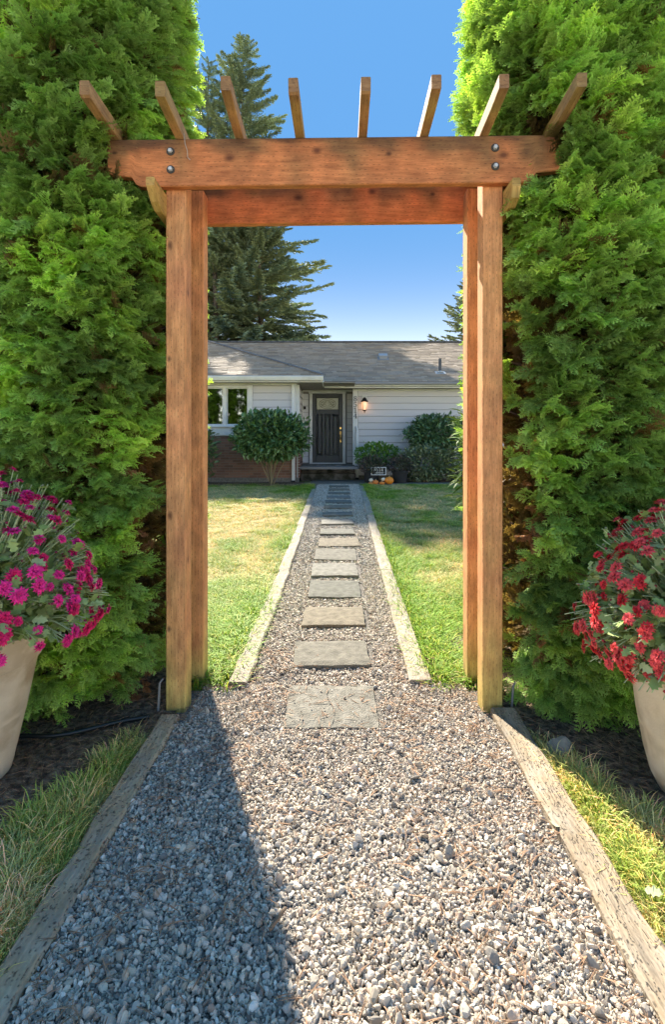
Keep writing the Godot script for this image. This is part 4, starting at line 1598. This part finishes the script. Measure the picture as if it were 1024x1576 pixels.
func shrub(called: String, at: Vector3, c: Vector3, r: Vector3, n: int, lm: ArrayMesh, ca: Color, cb: Color, label: String, stems: int, group := "", upright := 0.3, mtl: Material = null) -> Node3D:
	var t := base(called, at, label, "shrub", group)
	var sb := MB.new()
	for i in stems:
		var w := TAU * i / stems + rf(-0.4, 0.4)
		var e := c + Vector3(cos(w) * r.x * rf(0.3, 0.75), r.y * rf(-0.3, 0.4), sin(w) * r.z * rf(0.3, 0.75))
		var m := Vector3(e.x * rf(0.3, 0.6) + rf(-0.09, 0.09), e.y * rf(0.4, 0.6), e.z * 0.45 + rf(-0.05, 0.05))
		sb.tube([Vector3(rf(-0.06, 0.06), -0.05, rf(-0.06, 0.06)), m, e], [0.018, 0.014, 0.006], 5, Color(0.30, 0.22, 0.12))
	put("stems", sb.mesh(), M.plain, t).set_meta("kind", "stuff")
	var xf := []
	var col := []
	for i in n:
		var d := rand_dir()
		var lump := 1.0 + 0.30 * noise.get_noise_3d(d.x * 2.4 + at.x * 3.0, d.y * 2.4, d.z * 2.4)
		var dep := pow(rng.randf(), 0.28)
		var p := c + Vector3(d.x * r.x, d.y * r.y, d.z * r.z) * lump * dep
		if p.y < 0.02:
			continue
		var dir := (d + Vector3.UP * upright + rand_dir() * 0.75).normalized()
		var s := rf(0.7, 1.2)
		xf.append(Transform3D(basis_to(dir, Vector3.UP + d * 0.8 + rand_dir() * 0.6).scaled(Vector3.ONE * s), p))
		var v := rf(0.7, 1.3)
		var cc := ca.lerp(cb, clampf(rng.randf() * 0.7 + 0.5 * noise2.get_noise_3d(p.x * 3.0, p.y * 3.0, p.z * 3.0), 0, 1)) * v
		cc.a = 1.0
		col.append(cc)
	scatter("foliage", lm, mtl if mtl else M.gloss_leaf, xf, col, t)
	return t

func garden_by_house() -> void:
	var g := 0.12
	var glossy := leaf_mesh(0.125, 0.030, 0.25, 0.15)
	shrub("rounded_shrub", Vector3(-1.57, g, -12.95), Vector3(0, 1.24, 0), Vector3(0.95, 0.62, 0.66), 5600, glossy, Color(0.085, 0.17, 0.045), Color(0.19, 0.31, 0.12), "glossy umbrella shaped shrub on bare stems beside the front steps", 11, "", 0.1)
	shrub("leafy_shrub", Vector3(-3.55, g, -12.9), Vector3(0, 0.85, 0), Vector3(0.62, 0.75, 0.45), 1500, glossy, Color(0.08, 0.14, 0.04), Color(0.17, 0.24, 0.09), "loose leafy shrub below the window at the left post", 6)
	shrub("rounded_shrub", Vector3(2.85, g, -14.35), Vector3(0, 1.32, 0), Vector3(0.86, 0.50, 0.45), 2700, leaf_mesh(0.14, 0.028, 0.2, 0.3), Color(0.075, 0.15, 0.05), Color(0.16, 0.26, 0.11), "round dark green shrub against the siding, above the low hedge", 7)
	shrub("low_shrub", Vector3(2.45, g, -13.85), Vector3(0, 0.52, 0), Vector3(0.78, 0.48, 0.42), 2600, leaf_mesh(0.085, 0.024, 0.2, 0.1), Color(0.12, 0.175, 0.07), Color(0.27, 0.28, 0.14), "low olive green shrub next to the dark planters", 5)
	shrub("low_shrub", Vector3(3.45, g, -13.9), Vector3(0, 0.50, 0), Vector3(0.75, 0.46, 0.42), 2000, leaf_mesh(0.085, 0.024, 0.2, 0.1), Color(0.11, 0.17, 0.07), Color(0.25, 0.25, 0.13), "low olive green shrub at the right post under the round shrub", 5)
	shrub("bright_shrub", Vector3(1.22, g, -14.35), Vector3(0, 0.72, 0), Vector3(0.66, 0.36, 0.35), 1900, leaf_mesh(0.075, 0.022, 0.2, 0.2), Color(0.09, 0.22, 0.02), Color(0.20, 0.36, 0.05), "bright green mounded shrub rising behind the two planters", 5, "", 0.6)
	# two dark planters with faded mums
	for q in [[0.98, -13.55, "left", "beside the downspout"], [1.72, -13.5, "right", "beside the large pumpkin"]]:
		var p := base("planter_pot", Vector3(q[0], g + 0.015, q[1]), "black plastic planter pot %s" % q[3], "planter", "dark planters by the front steps")
		var mb := MB.new()
		mb.lathe(Vector3.ZERO, [Vector2(0.0, 0.0), Vector2(0.17, 0.0), Vector2(0.20, 0.28), Vector2(0.225, 0.28), Vector2(0.225, 0.33), Vector2(0.195, 0.33), Vector2(0.19, 0.26), Vector2(0.0, 0.26)], 22, Color(0.02, 0.02, 0.022))
		put("pot", mb.mesh(), M.plain, p)
		shrub("faded_mum", Vector3(q[0], g + 0.30, q[1]), Vector3(0, 0.19, 0), Vector3(0.36, 0.25, 0.32), 1500, leaf_mesh(0.05, 0.014, 0.2, 0.1), Color(0.05, 0.075, 0.035), Color(0.15, 0.075, 0.075), "dusky purple green mum filling the black planter %s" % q[3], 6, "mums in the dark planters", 0.5)
	house_sign()
	# pumpkins
	pumpkin(Vector3(1.41, g, -13.25), 0.115, 1.0, Color(0.85, 0.27, 0.02), "largest orange pumpkin, right of the sign")
	pumpkin(Vector3(1.06, g, -13.22), 0.080, 0.85, Color(0.80, 0.23, 0.04), "small orange pumpkin with a pale stem under the sign")
	pumpkin(Vector3(1.22, g, -13.18), 0.075, 0.62, Color(0.80, 0.24, 0.03), "flat orange pumpkin next to the largest one")
	pumpkin(Vector3(0.93, g, -13.16), 0.062, 0.60, Color(0.80, 0.28, 0.06), "smallest flat orange pumpkin, furthest from the big one")
	pumpkin(Vector3(0.95, g + 0.065, -13.27), 0.055, 0.95, Color(0.82, 0.72, 0.54), "small cream pumpkin at the left of the pile")
	pumpkin(Vector3(1.265, g + 0.085, -13.26), 0.055, 0.95, Color(0.85, 0.76, 0.58), "small cream pumpkin tucked beside the largest orange one")
	# strap leaved shrub peeping out behind the right posts
	shrub("strap_leaf_shrub", Vector3(1.80, gy(-6.2), -6.2), Vector3(0, 1.05, 0), Vector3(0.36, 0.95, 0.4), 750, leaf_mesh(0.17, 0.013, 0.15, 0.35), Color(0.10, 0.18, 0.03), Color(0.24, 0.30, 0.06), "tall shrub with narrow bright yellow green leaves behind the right posts", 7, "", 0.2, M.leaf)

func pumpkin(at: Vector3, r: float, flat: float, c: Color, label: String) -> void:
	var t := base("pumpkin", at, label, "pumpkin", "pumpkins by the front steps")
	var mb := MB.new()
	var prof := []
	for i in 11:
		var a := -PI / 2 + PI * i / 10.0
		prof.append(Vector2(maxf(cos(a), 0.0) * r, (sin(a) * 0.92 + 0.92 - 0.16 * exp(-pow(cos(a) * 3.5, 2.0)) * signf(sin(a))) * r * flat))
	mb.lathe(Vector3.ZERO, prof, 54, c, 0.045)
	put("body", mb.mesh(), mat(1, 1, 1, 0.45, true), t)
	var st := MB.new()
	var y := r * flat * 1.66
	st.tube([Vector3(0, y, 0), Vector3(0.006, y + r * 0.22, 0.004), Vector3(0.02, y + r * 0.36, 0.008)], [r * 0.16, r * 0.11, r * 0.12], 7, Color(0.42, 0.34, 0.18))
	put("stem", st.mesh(), M.plain, t)

func house_sign() -> void:
	var at := Vector3(1.15, 0.13, -13.36)
	var s := base("yard_sign", at, "small black sign with white frame reading 8514 above the pumpkins", "sign")
	var bd := MB.new()
	bd.box(Vector3(0, 0.33, 0), Vector3(0.35, 0.17, 0.015), Basis.IDENTITY, Color(0.025, 0.024, 0.023))
	put("board", bd.mesh(), M.plain, s)
	var fr := MB.new()
	for k: int in [-1, 1]:
		fr.bevel(Vector3(k * 0.185, 0.33, 0.004), Vector3(0.018, 0.21, 0.026), 0.003)
		fr.bevel(Vector3(0, 0.33 + k * 0.095, 0.005), Vector3(0.352, 0.018, 0.024), 0.003)
	put("frame", fr.mesh(), M.white, s)
	for k: int in [-1, 1]:
		var lg := MB.new()
		lg.bevel(Vector3(k * 0.15, 0.11, -0.004), Vector3(0.02, 0.25, 0.012), 0.002)
		put("leg", lg.mesh(), M.black, s)
	var font := SystemFont.new()
	font.font_names = PackedStringArray(["Droid Serif"])
	var tm := TextMesh.new()
	tm.text = "8514"
	tm.font = font
	tm.font_size = 64
	tm.pixel_size = 0.0017
	tm.depth = 0.004
	put("numerals", tm, mat(0.8, 0.78, 0.72, 0.6), s, Vector3(0, 0.362, 0.010))
	# second line: handwriting too small to read, as loose brush strokes
	var sc := MB.new()
	var r := RandomNumberGenerator.new()
	r.seed = 5
	var pts := []
	var rad := []
	for i in 60:
		var x := -0.13 + 0.26 * i / 59.0
		pts.append(Vector3(x + 0.004 * sin(i * 1.9), 0.285 + 0.014 * sin(i * 1.55) * (1.6 if i % 17 < 3 else 1.0), 0.010))
		rad.append(0.0045)
	sc.tube(pts, rad, 4, Color(0.7, 0.68, 0.62))
	put("script_line", sc.mesh(), M.plain, s)

# ---------------------------------------------------------------- potted chrysanthemums
func flower_mesh(seed_: int) -> ArrayMesh:
	var r := RandomNumberGenerator.new()
	r.seed = seed_
	var mb := MB.new()
	mb.k = 0.72
	# rings of petals round +y, inner ones upright, outer ones flat
	for ring in [[16, 0.021, 0.10], [13, 0.0185, 0.45], [10, 0.014, 0.85], [6, 0.009, 1.2]]:
		for i in ring[0]:
			var w: float = TAU * (i + r.randf_range(-0.3, 0.3)) / ring[0]
			var l: float = ring[1] * r.randf_range(0.82, 1.12)
			var e: float = ring[2] + r.randf_range(-0.2, 0.2)
			var d := Vector3(cos(w) * cos(e), sin(e), sin(w) * cos(e))
			var sd := Vector3(-sin(w), 0, cos(w)) * 0.0034
			var up := d.cross(sd).normalized() * -0.0012
			var v := r.randf_range(0.75, 1.2)
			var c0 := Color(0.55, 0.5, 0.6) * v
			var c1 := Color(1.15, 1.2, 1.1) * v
			var o := d * 0.003
			var m := d * l * 0.6
			var t := d * l - Vector3.UP * l * 0.12
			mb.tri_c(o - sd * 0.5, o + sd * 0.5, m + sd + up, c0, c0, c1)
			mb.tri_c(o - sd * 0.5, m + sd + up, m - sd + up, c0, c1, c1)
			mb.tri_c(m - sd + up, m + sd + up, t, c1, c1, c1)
	return mb.mesh()

func lobed_leaf() -> ArrayMesh:
	var mb := MB.new()
	var o := Vector3.ZERO
	var rim := [Vector2(0.0, 0.05), Vector2(0.2, 0.30), Vector2(0.35, 0.16), Vector2(0.5, 0.42), Vector2(0.62, 0.2), Vector2(0.8, 0.28), Vector2(0.86, 0.12), Vector2(1.0, 0.0)]
	for s: float in [-1.0, 1.0]:
		for i in 7:
			var a := Vector3(rim[i].x, 0.10 * rim[i].y - 0.15 * rim[i].x * rim[i].x, rim[i].y * s)
			var b := Vector3(rim[i + 1].x, 0.10 * rim[i + 1].y - 0.15 * rim[i + 1].x * rim[i + 1].x, rim[i + 1].y * s)
			var c := Vector3(clampf(rim[i].x - 0.08, 0, 1), -0.12 * rim[i].x * rim[i].x, 0)
			var d := Vector3(rim[i + 1].x, -0.14 * rim[i + 1].x * rim[i + 1].x, 0)
			if s > 0:
				mb.tri(c, a, b)
				mb.tri(c, b, d)
			else:
				mb.tri(c, b, a)
				mb.tri(c, d, b)
	return mb.mesh()

func potted_mums() -> void:
	var fm := [flower_mesh(81), flower_mesh(82), flower_mesh(83)]
	var lf := lobed_leaf()
	for s: int in [-1, 1]:
		var c := Vector3(-1.325, 0, -1.86) if s < 0 else Vector3(1.30, 0, -1.76)
		# pot
		var pot := base("clay_pot", c, "tall tan clay pot with %s beside the %s verge" % [["a banded rim", "left"], ["a rounded side", "right"]][0 if s < 0 else 1], "plant pot", "clay pots either side of the arbor")
		var mb := MB.new()
		if s < 0:
			mb.lathe(Vector3.ZERO, [Vector2(0.0, 0.0), Vector2(0.135, 0.0), Vector2(0.142, 0.008), Vector2(0.19, 0.22), Vector2(0.226, 0.40), Vector2(0.229, 0.412)], 48)
			put("body", mb.mesh(), M.clay, pot)
			var rm := MB.new()
			rm.lathe(Vector3.ZERO, [Vector2(0.229, 0.412), Vector2(0.240, 0.418), Vector2(0.262, 0.515), Vector2(0.264, 0.525), Vector2(0.258, 0.53), Vector2(0.246, 0.526), Vector2(0.225, 0.45)], 48)
			put("rim", rm.mesh(), M.clay, pot)
		else:
			mb.lathe(Vector3.ZERO, [Vector2(0.0, 0.0), Vector2(0.155, 0.0), Vector2(0.175, 0.01), Vector2(0.195, 0.05), Vector2(0.215, 0.13), Vector2(0.238, 0.26), Vector2(0.255, 0.42), Vector2(0.258, 0.44)], 48)
			put("body", mb.mesh(), M.clay, pot)
			var rm := MB.new()
			rm.lathe(Vector3.ZERO, [Vector2(0.258, 0.44), Vector2(0.264, 0.50), Vector2(0.266, 0.512), Vector2(0.258, 0.518), Vector2(0.246, 0.512), Vector2(0.232, 0.45)], 48)
			put("rim", rm.mesh(), M.clay, pot)
		var so := MB.new()
		so.lathe(Vector3.ZERO, [Vector2(0.234, 0.462), Vector2(0.12, 0.475), Vector2(0.0, 0.47)], 24)
		put("potting_soil", so.mesh(), M.soil, pot)
		# plant
		var pl := base("potted_chrysanthemum", c + Vector3(0, 0.47, 0), "%s chrysanthemum in full bloom in the %s clay pot" % (["magenta", "left"] if s < 0 else ["red", "right"]), "flowering plant", "chrysanthemums in clay pots")
		var rx := 0.45 if s < 0 else 0.43
		var ry := 0.52 if s < 0 else 0.46
		var cy := 0.09 if s < 0 else 0.08
		var stems := MB.new()
		var lx := []
		var lc := []
		var heads := []
		var n := 700
		for i in n:
			var f := (i + 0.5) / n
			var w := i * 2.39996 + rf(-0.2, 0.2)
			var up := lerpf(-0.10 if s < 0 else -0.42, 1.0, f)
			var rr := sqrt(1.0 - up * up)
			var lump := 1.0 + 0.10 * noise.get_noise_3d(cos(w) * rr * 2.2 + s * 7, up * 2.2, sin(w) * rr * 2.2) + rf(-0.07, 0.04)
			var e := Vector3(cos(w) * rr * rx, cy + up * ry * (1.0 if up > 0 else 0.62), sin(w) * rr * rx) * lump
			if e.y < -0.02 and Vector2(e.x, e.z).length() < 0.28:
				continue
			var root := Vector3(cos(w) * 0.09 * rr, 0.0, sin(w) * 0.09 * rr)
			var m1 := root.lerp(e, 0.4) + Vector3.UP * 0.07 * rr
			var m2 := root.lerp(e, 0.75) + Vector3.UP * 0.055 * rr
			var sc := Color(0.50, 0.58, 0.30) * rf(0.8, 1.25)
			stems.tube([root, m1, m2, e], [0.0035, 0.003, 0.0024, 0.0018], 4, sc, false)
			var d := (e - m2).normalized()
			# forked tips with buds
			for b in 2:
				var q := (d + rand_dir() * 0.7).normalized()
				var bp := e - d * rf(0.04, 0.08) + q * rf(0.02, 0.04)
				stems.tube([e - d * 0.07, bp], [0.0016, 0.0013], 3, sc, false)
				stems.lathe(bp, [Vector2(0.0, -0.004), Vector2(0.0055, 0.0), Vector2(0.004, 0.005), Vector2(0.0, 0.006)], 5, Color(0.30, 0.30, 0.16) if rng.randf() < 0.7 else (Color(0.28, 0.03, 0.08) if s < 0 else Color(0.40, 0.04, 0.05)))
			for b in 6:
				var g := rf(0.3, 0.96)
				var p := root.lerp(e, g) + Vector3.UP * 0.055 * rr * (1.0 - absf(g - 0.6))
				var q := (d * 0.6 + rand_dir() * 0.9).normalized()
				var z := rf(0.032, 0.062) * lerpf(1.25, 0.85, g)
				lx.append(Transform3D(basis_to(q, Vector3.UP + d * 0.5 + rand_dir() * 0.5).scaled(Vector3.ONE * z), p))
				var v := rf(0.7, 1.3)
				var cc := Color(0.31, 0.41, 0.12).lerp(Color(0.58, 0.62, 0.30), rng.randf() * rng.randf()) * v
				cc.a = 1.0
				lc.append(cc)
			# heads gather in loose bunches
			var bun := noise2.get_noise_3d(e.x * 5.0 + s * 3, e.y * 5.0, e.z * 5.0)
			if up > -0.32 and e.z > -0.16 and rng.randf() < 0.85 + bun * 1.3:
				heads.append([e, d])
		# broad leaves at the rim
		for i in 60:
			var w := rf(0, TAU)
			var o := Vector3(cos(w), 0, sin(w))
			lx.append(Transform3D(basis_to((o + Vector3.UP * rf(-0.3, 0.4) + rand_dir() * 0.3).normalized(), Vector3.UP + o * 0.6).scaled(Vector3.ONE * rf(0.06, 0.10)), o * rf(0.16, 0.25) + Vector3.UP * rf(0.06, 0.13)))
			var v := rf(0.8, 1.25)
			lc.append(Color(0.23 * v, 0.34 * v, 0.10 * v))
		put("stems", stems.mesh(), M.plain, pl).set_meta("kind", "stuff")
		scatter("leaves", lf, M.leaf, lx, lc, pl)
		var pm := leaf_mat(0.45, 0.7)
		pm.albedo_color = lin(0.98, 0.035, 0.30) if s < 0 else lin(1.0, 0.11, 0.12)
		var pd := leaf_mat(0.45, 0.7)
		pd.albedo_color = lin(0.82, 0.018, 0.15) if s < 0 else lin(0.86, 0.04, 0.055)
		for i in range(heads.size() - 1, 0, -1):
			var j := rng.randi() % (i + 1)
			var sw = heads[i]
			heads[i] = heads[j]
			heads[j] = sw
		var made := 0
		for hq in heads:
			if made > 285:
				break
			made += 1
			var o := MeshInstance3D.new()
			o.name = "flower"
			o.mesh = fm[made % 3]
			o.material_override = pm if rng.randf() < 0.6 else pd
			var dd: Vector3 = (hq[1] + Vector3.UP * 0.35 + rand_dir() * 0.35).normalized()
			var bb := basis_to(rand_dir(), dd)
			var yb := dd
			var xb := yb.cross(rand_dir()).normalized()
			o.transform = Transform3D(Basis(xb, yb, xb.cross(yb)).scaled(Vector3.ONE * rf(0.85, 1.5)), hq[0])
			pl.add_child(o, true)

# ---------------------------------------------------------------- small things
func small_things() -> void:
	# rock beside the right board
	var rk := put("rock", pebble(99), tri_mat(noise_tex(0.02, [[0.2, lin(0.13, 0.13, 0.11)], [0.8, lin(0.27, 0.26, 0.22)]], 256), 3.0, 0.9))
	rk.transform = Transform3D(Basis.from_euler(Vector3(0.2, 0.5, 0.1)) * Basis.from_scale(Vector3(0.058, 0.048, 0.05)), Vector3(0.872, 0.025, -1.985))
	tag(rk, "rounded grey rock on the soil beside the right edging board", "rock")
	# black drip hose
	var ho := MB.new()
	var pts := []
	var rad := []
	for i in 15:
		var f := i / 14.0
		pts.append(Vector3(lerpf(-1.42, -0.80, f), 0.022 + 0.012 * sin(f * 4.0), -2.03 - 0.20 * f * f - 0.02 * sin(f * 9.0)))
		rad.append(0.009)
	ho.tube(pts, rad, 8, Color(0.015, 0.016, 0.018))
	tag(put("drip_hose", ho.mesh(), mat(1, 1, 1, 0.4, true)), "thin black drip hose lying on the soil under the left hedge", "hose")
	# irrigation stakes
	for q in [[-0.785, -2.30, 0.13, "left"], [0.80, -2.33, 0.10, "right"]]:
		var sk := MB.new()
		sk.tube([Vector3(q[0], -0.02, q[1]), Vector3(q[0] + 0.008, q[2], q[1]), Vector3(q[0] + 0.02, q[2] + 0.015, q[1] - 0.01)], [0.006, 0.005, 0.004], 6, Color(0.22, 0.22, 0.21))
		tag(put("irrigation_stake", sk.mesh(), M.plain), "grey irrigation stake in the soil outside the %s front post" % q[3], "stake", "irrigation stakes")
	# fallen stick on the gravel
	var tw := MB.new()
	tw.tube([Vector3(-0.155, 0.028, -1.245), Vector3(-0.138, 0.032, -1.27), Vector3(-0.122, 0.030, -1.30)], [0.005, 0.006, 0.004], 6, Color(0.20, 0.13, 0.08))
	tag(put("broken_stick", tw.mesh(), M.plain), "short broken brown stick lying on the shaded gravel", "stick")
	# two fallen leaves
	var lm := lobed_leaf()
	for q in [[0.672, 0.038, -1.565, 0.05, Vector3(0.2, 1.2, -0.25), Color(0.42, 0.46, 0.32), "pale grey green fallen leaf draped over the right edging board"], [0.80, 0.05, -1.33, 0.042, Vector3(0.3, -0.6, 0.4), Color(0.34, 0.38, 0.22), "curled pale fallen leaf in the sunlit grass"]]:
		var lfm := leaf_mat(0.4, 0.7)
		lfm.albedo_color = lin(q[5].r, q[5].g, q[5].b)
		var o := put("fallen_leaf", lm, lfm)
		o.transform = Transform3D(Basis.from_euler(q[4]).scaled(Vector3.ONE * q[3]), Vector3(q[0], q[1], q[2]))
		tag(o, q[6], "leaf", "fallen leaves")
	# dry tendrils caught on the beam
	var th := MB.new()
	th.tube([Vector3(-0.655, 2.545, -2.25), Vector3(-0.650, 2.50, -2.252), Vector3(-0.640, 2.47, -2.25), Vector3(-0.638, 2.44, -2.25), Vector3(-0.628, 2.43, -2.25)], [0.0018, 0.002, 0.0016, 0.0016, 0.0022], 4, Color(0.5, 0.42, 0.33))
	tag(put("dry_tendril", th.mesh(), M.plain), "dry pale tendril hanging down the front beam beside the bolts", "tendril")
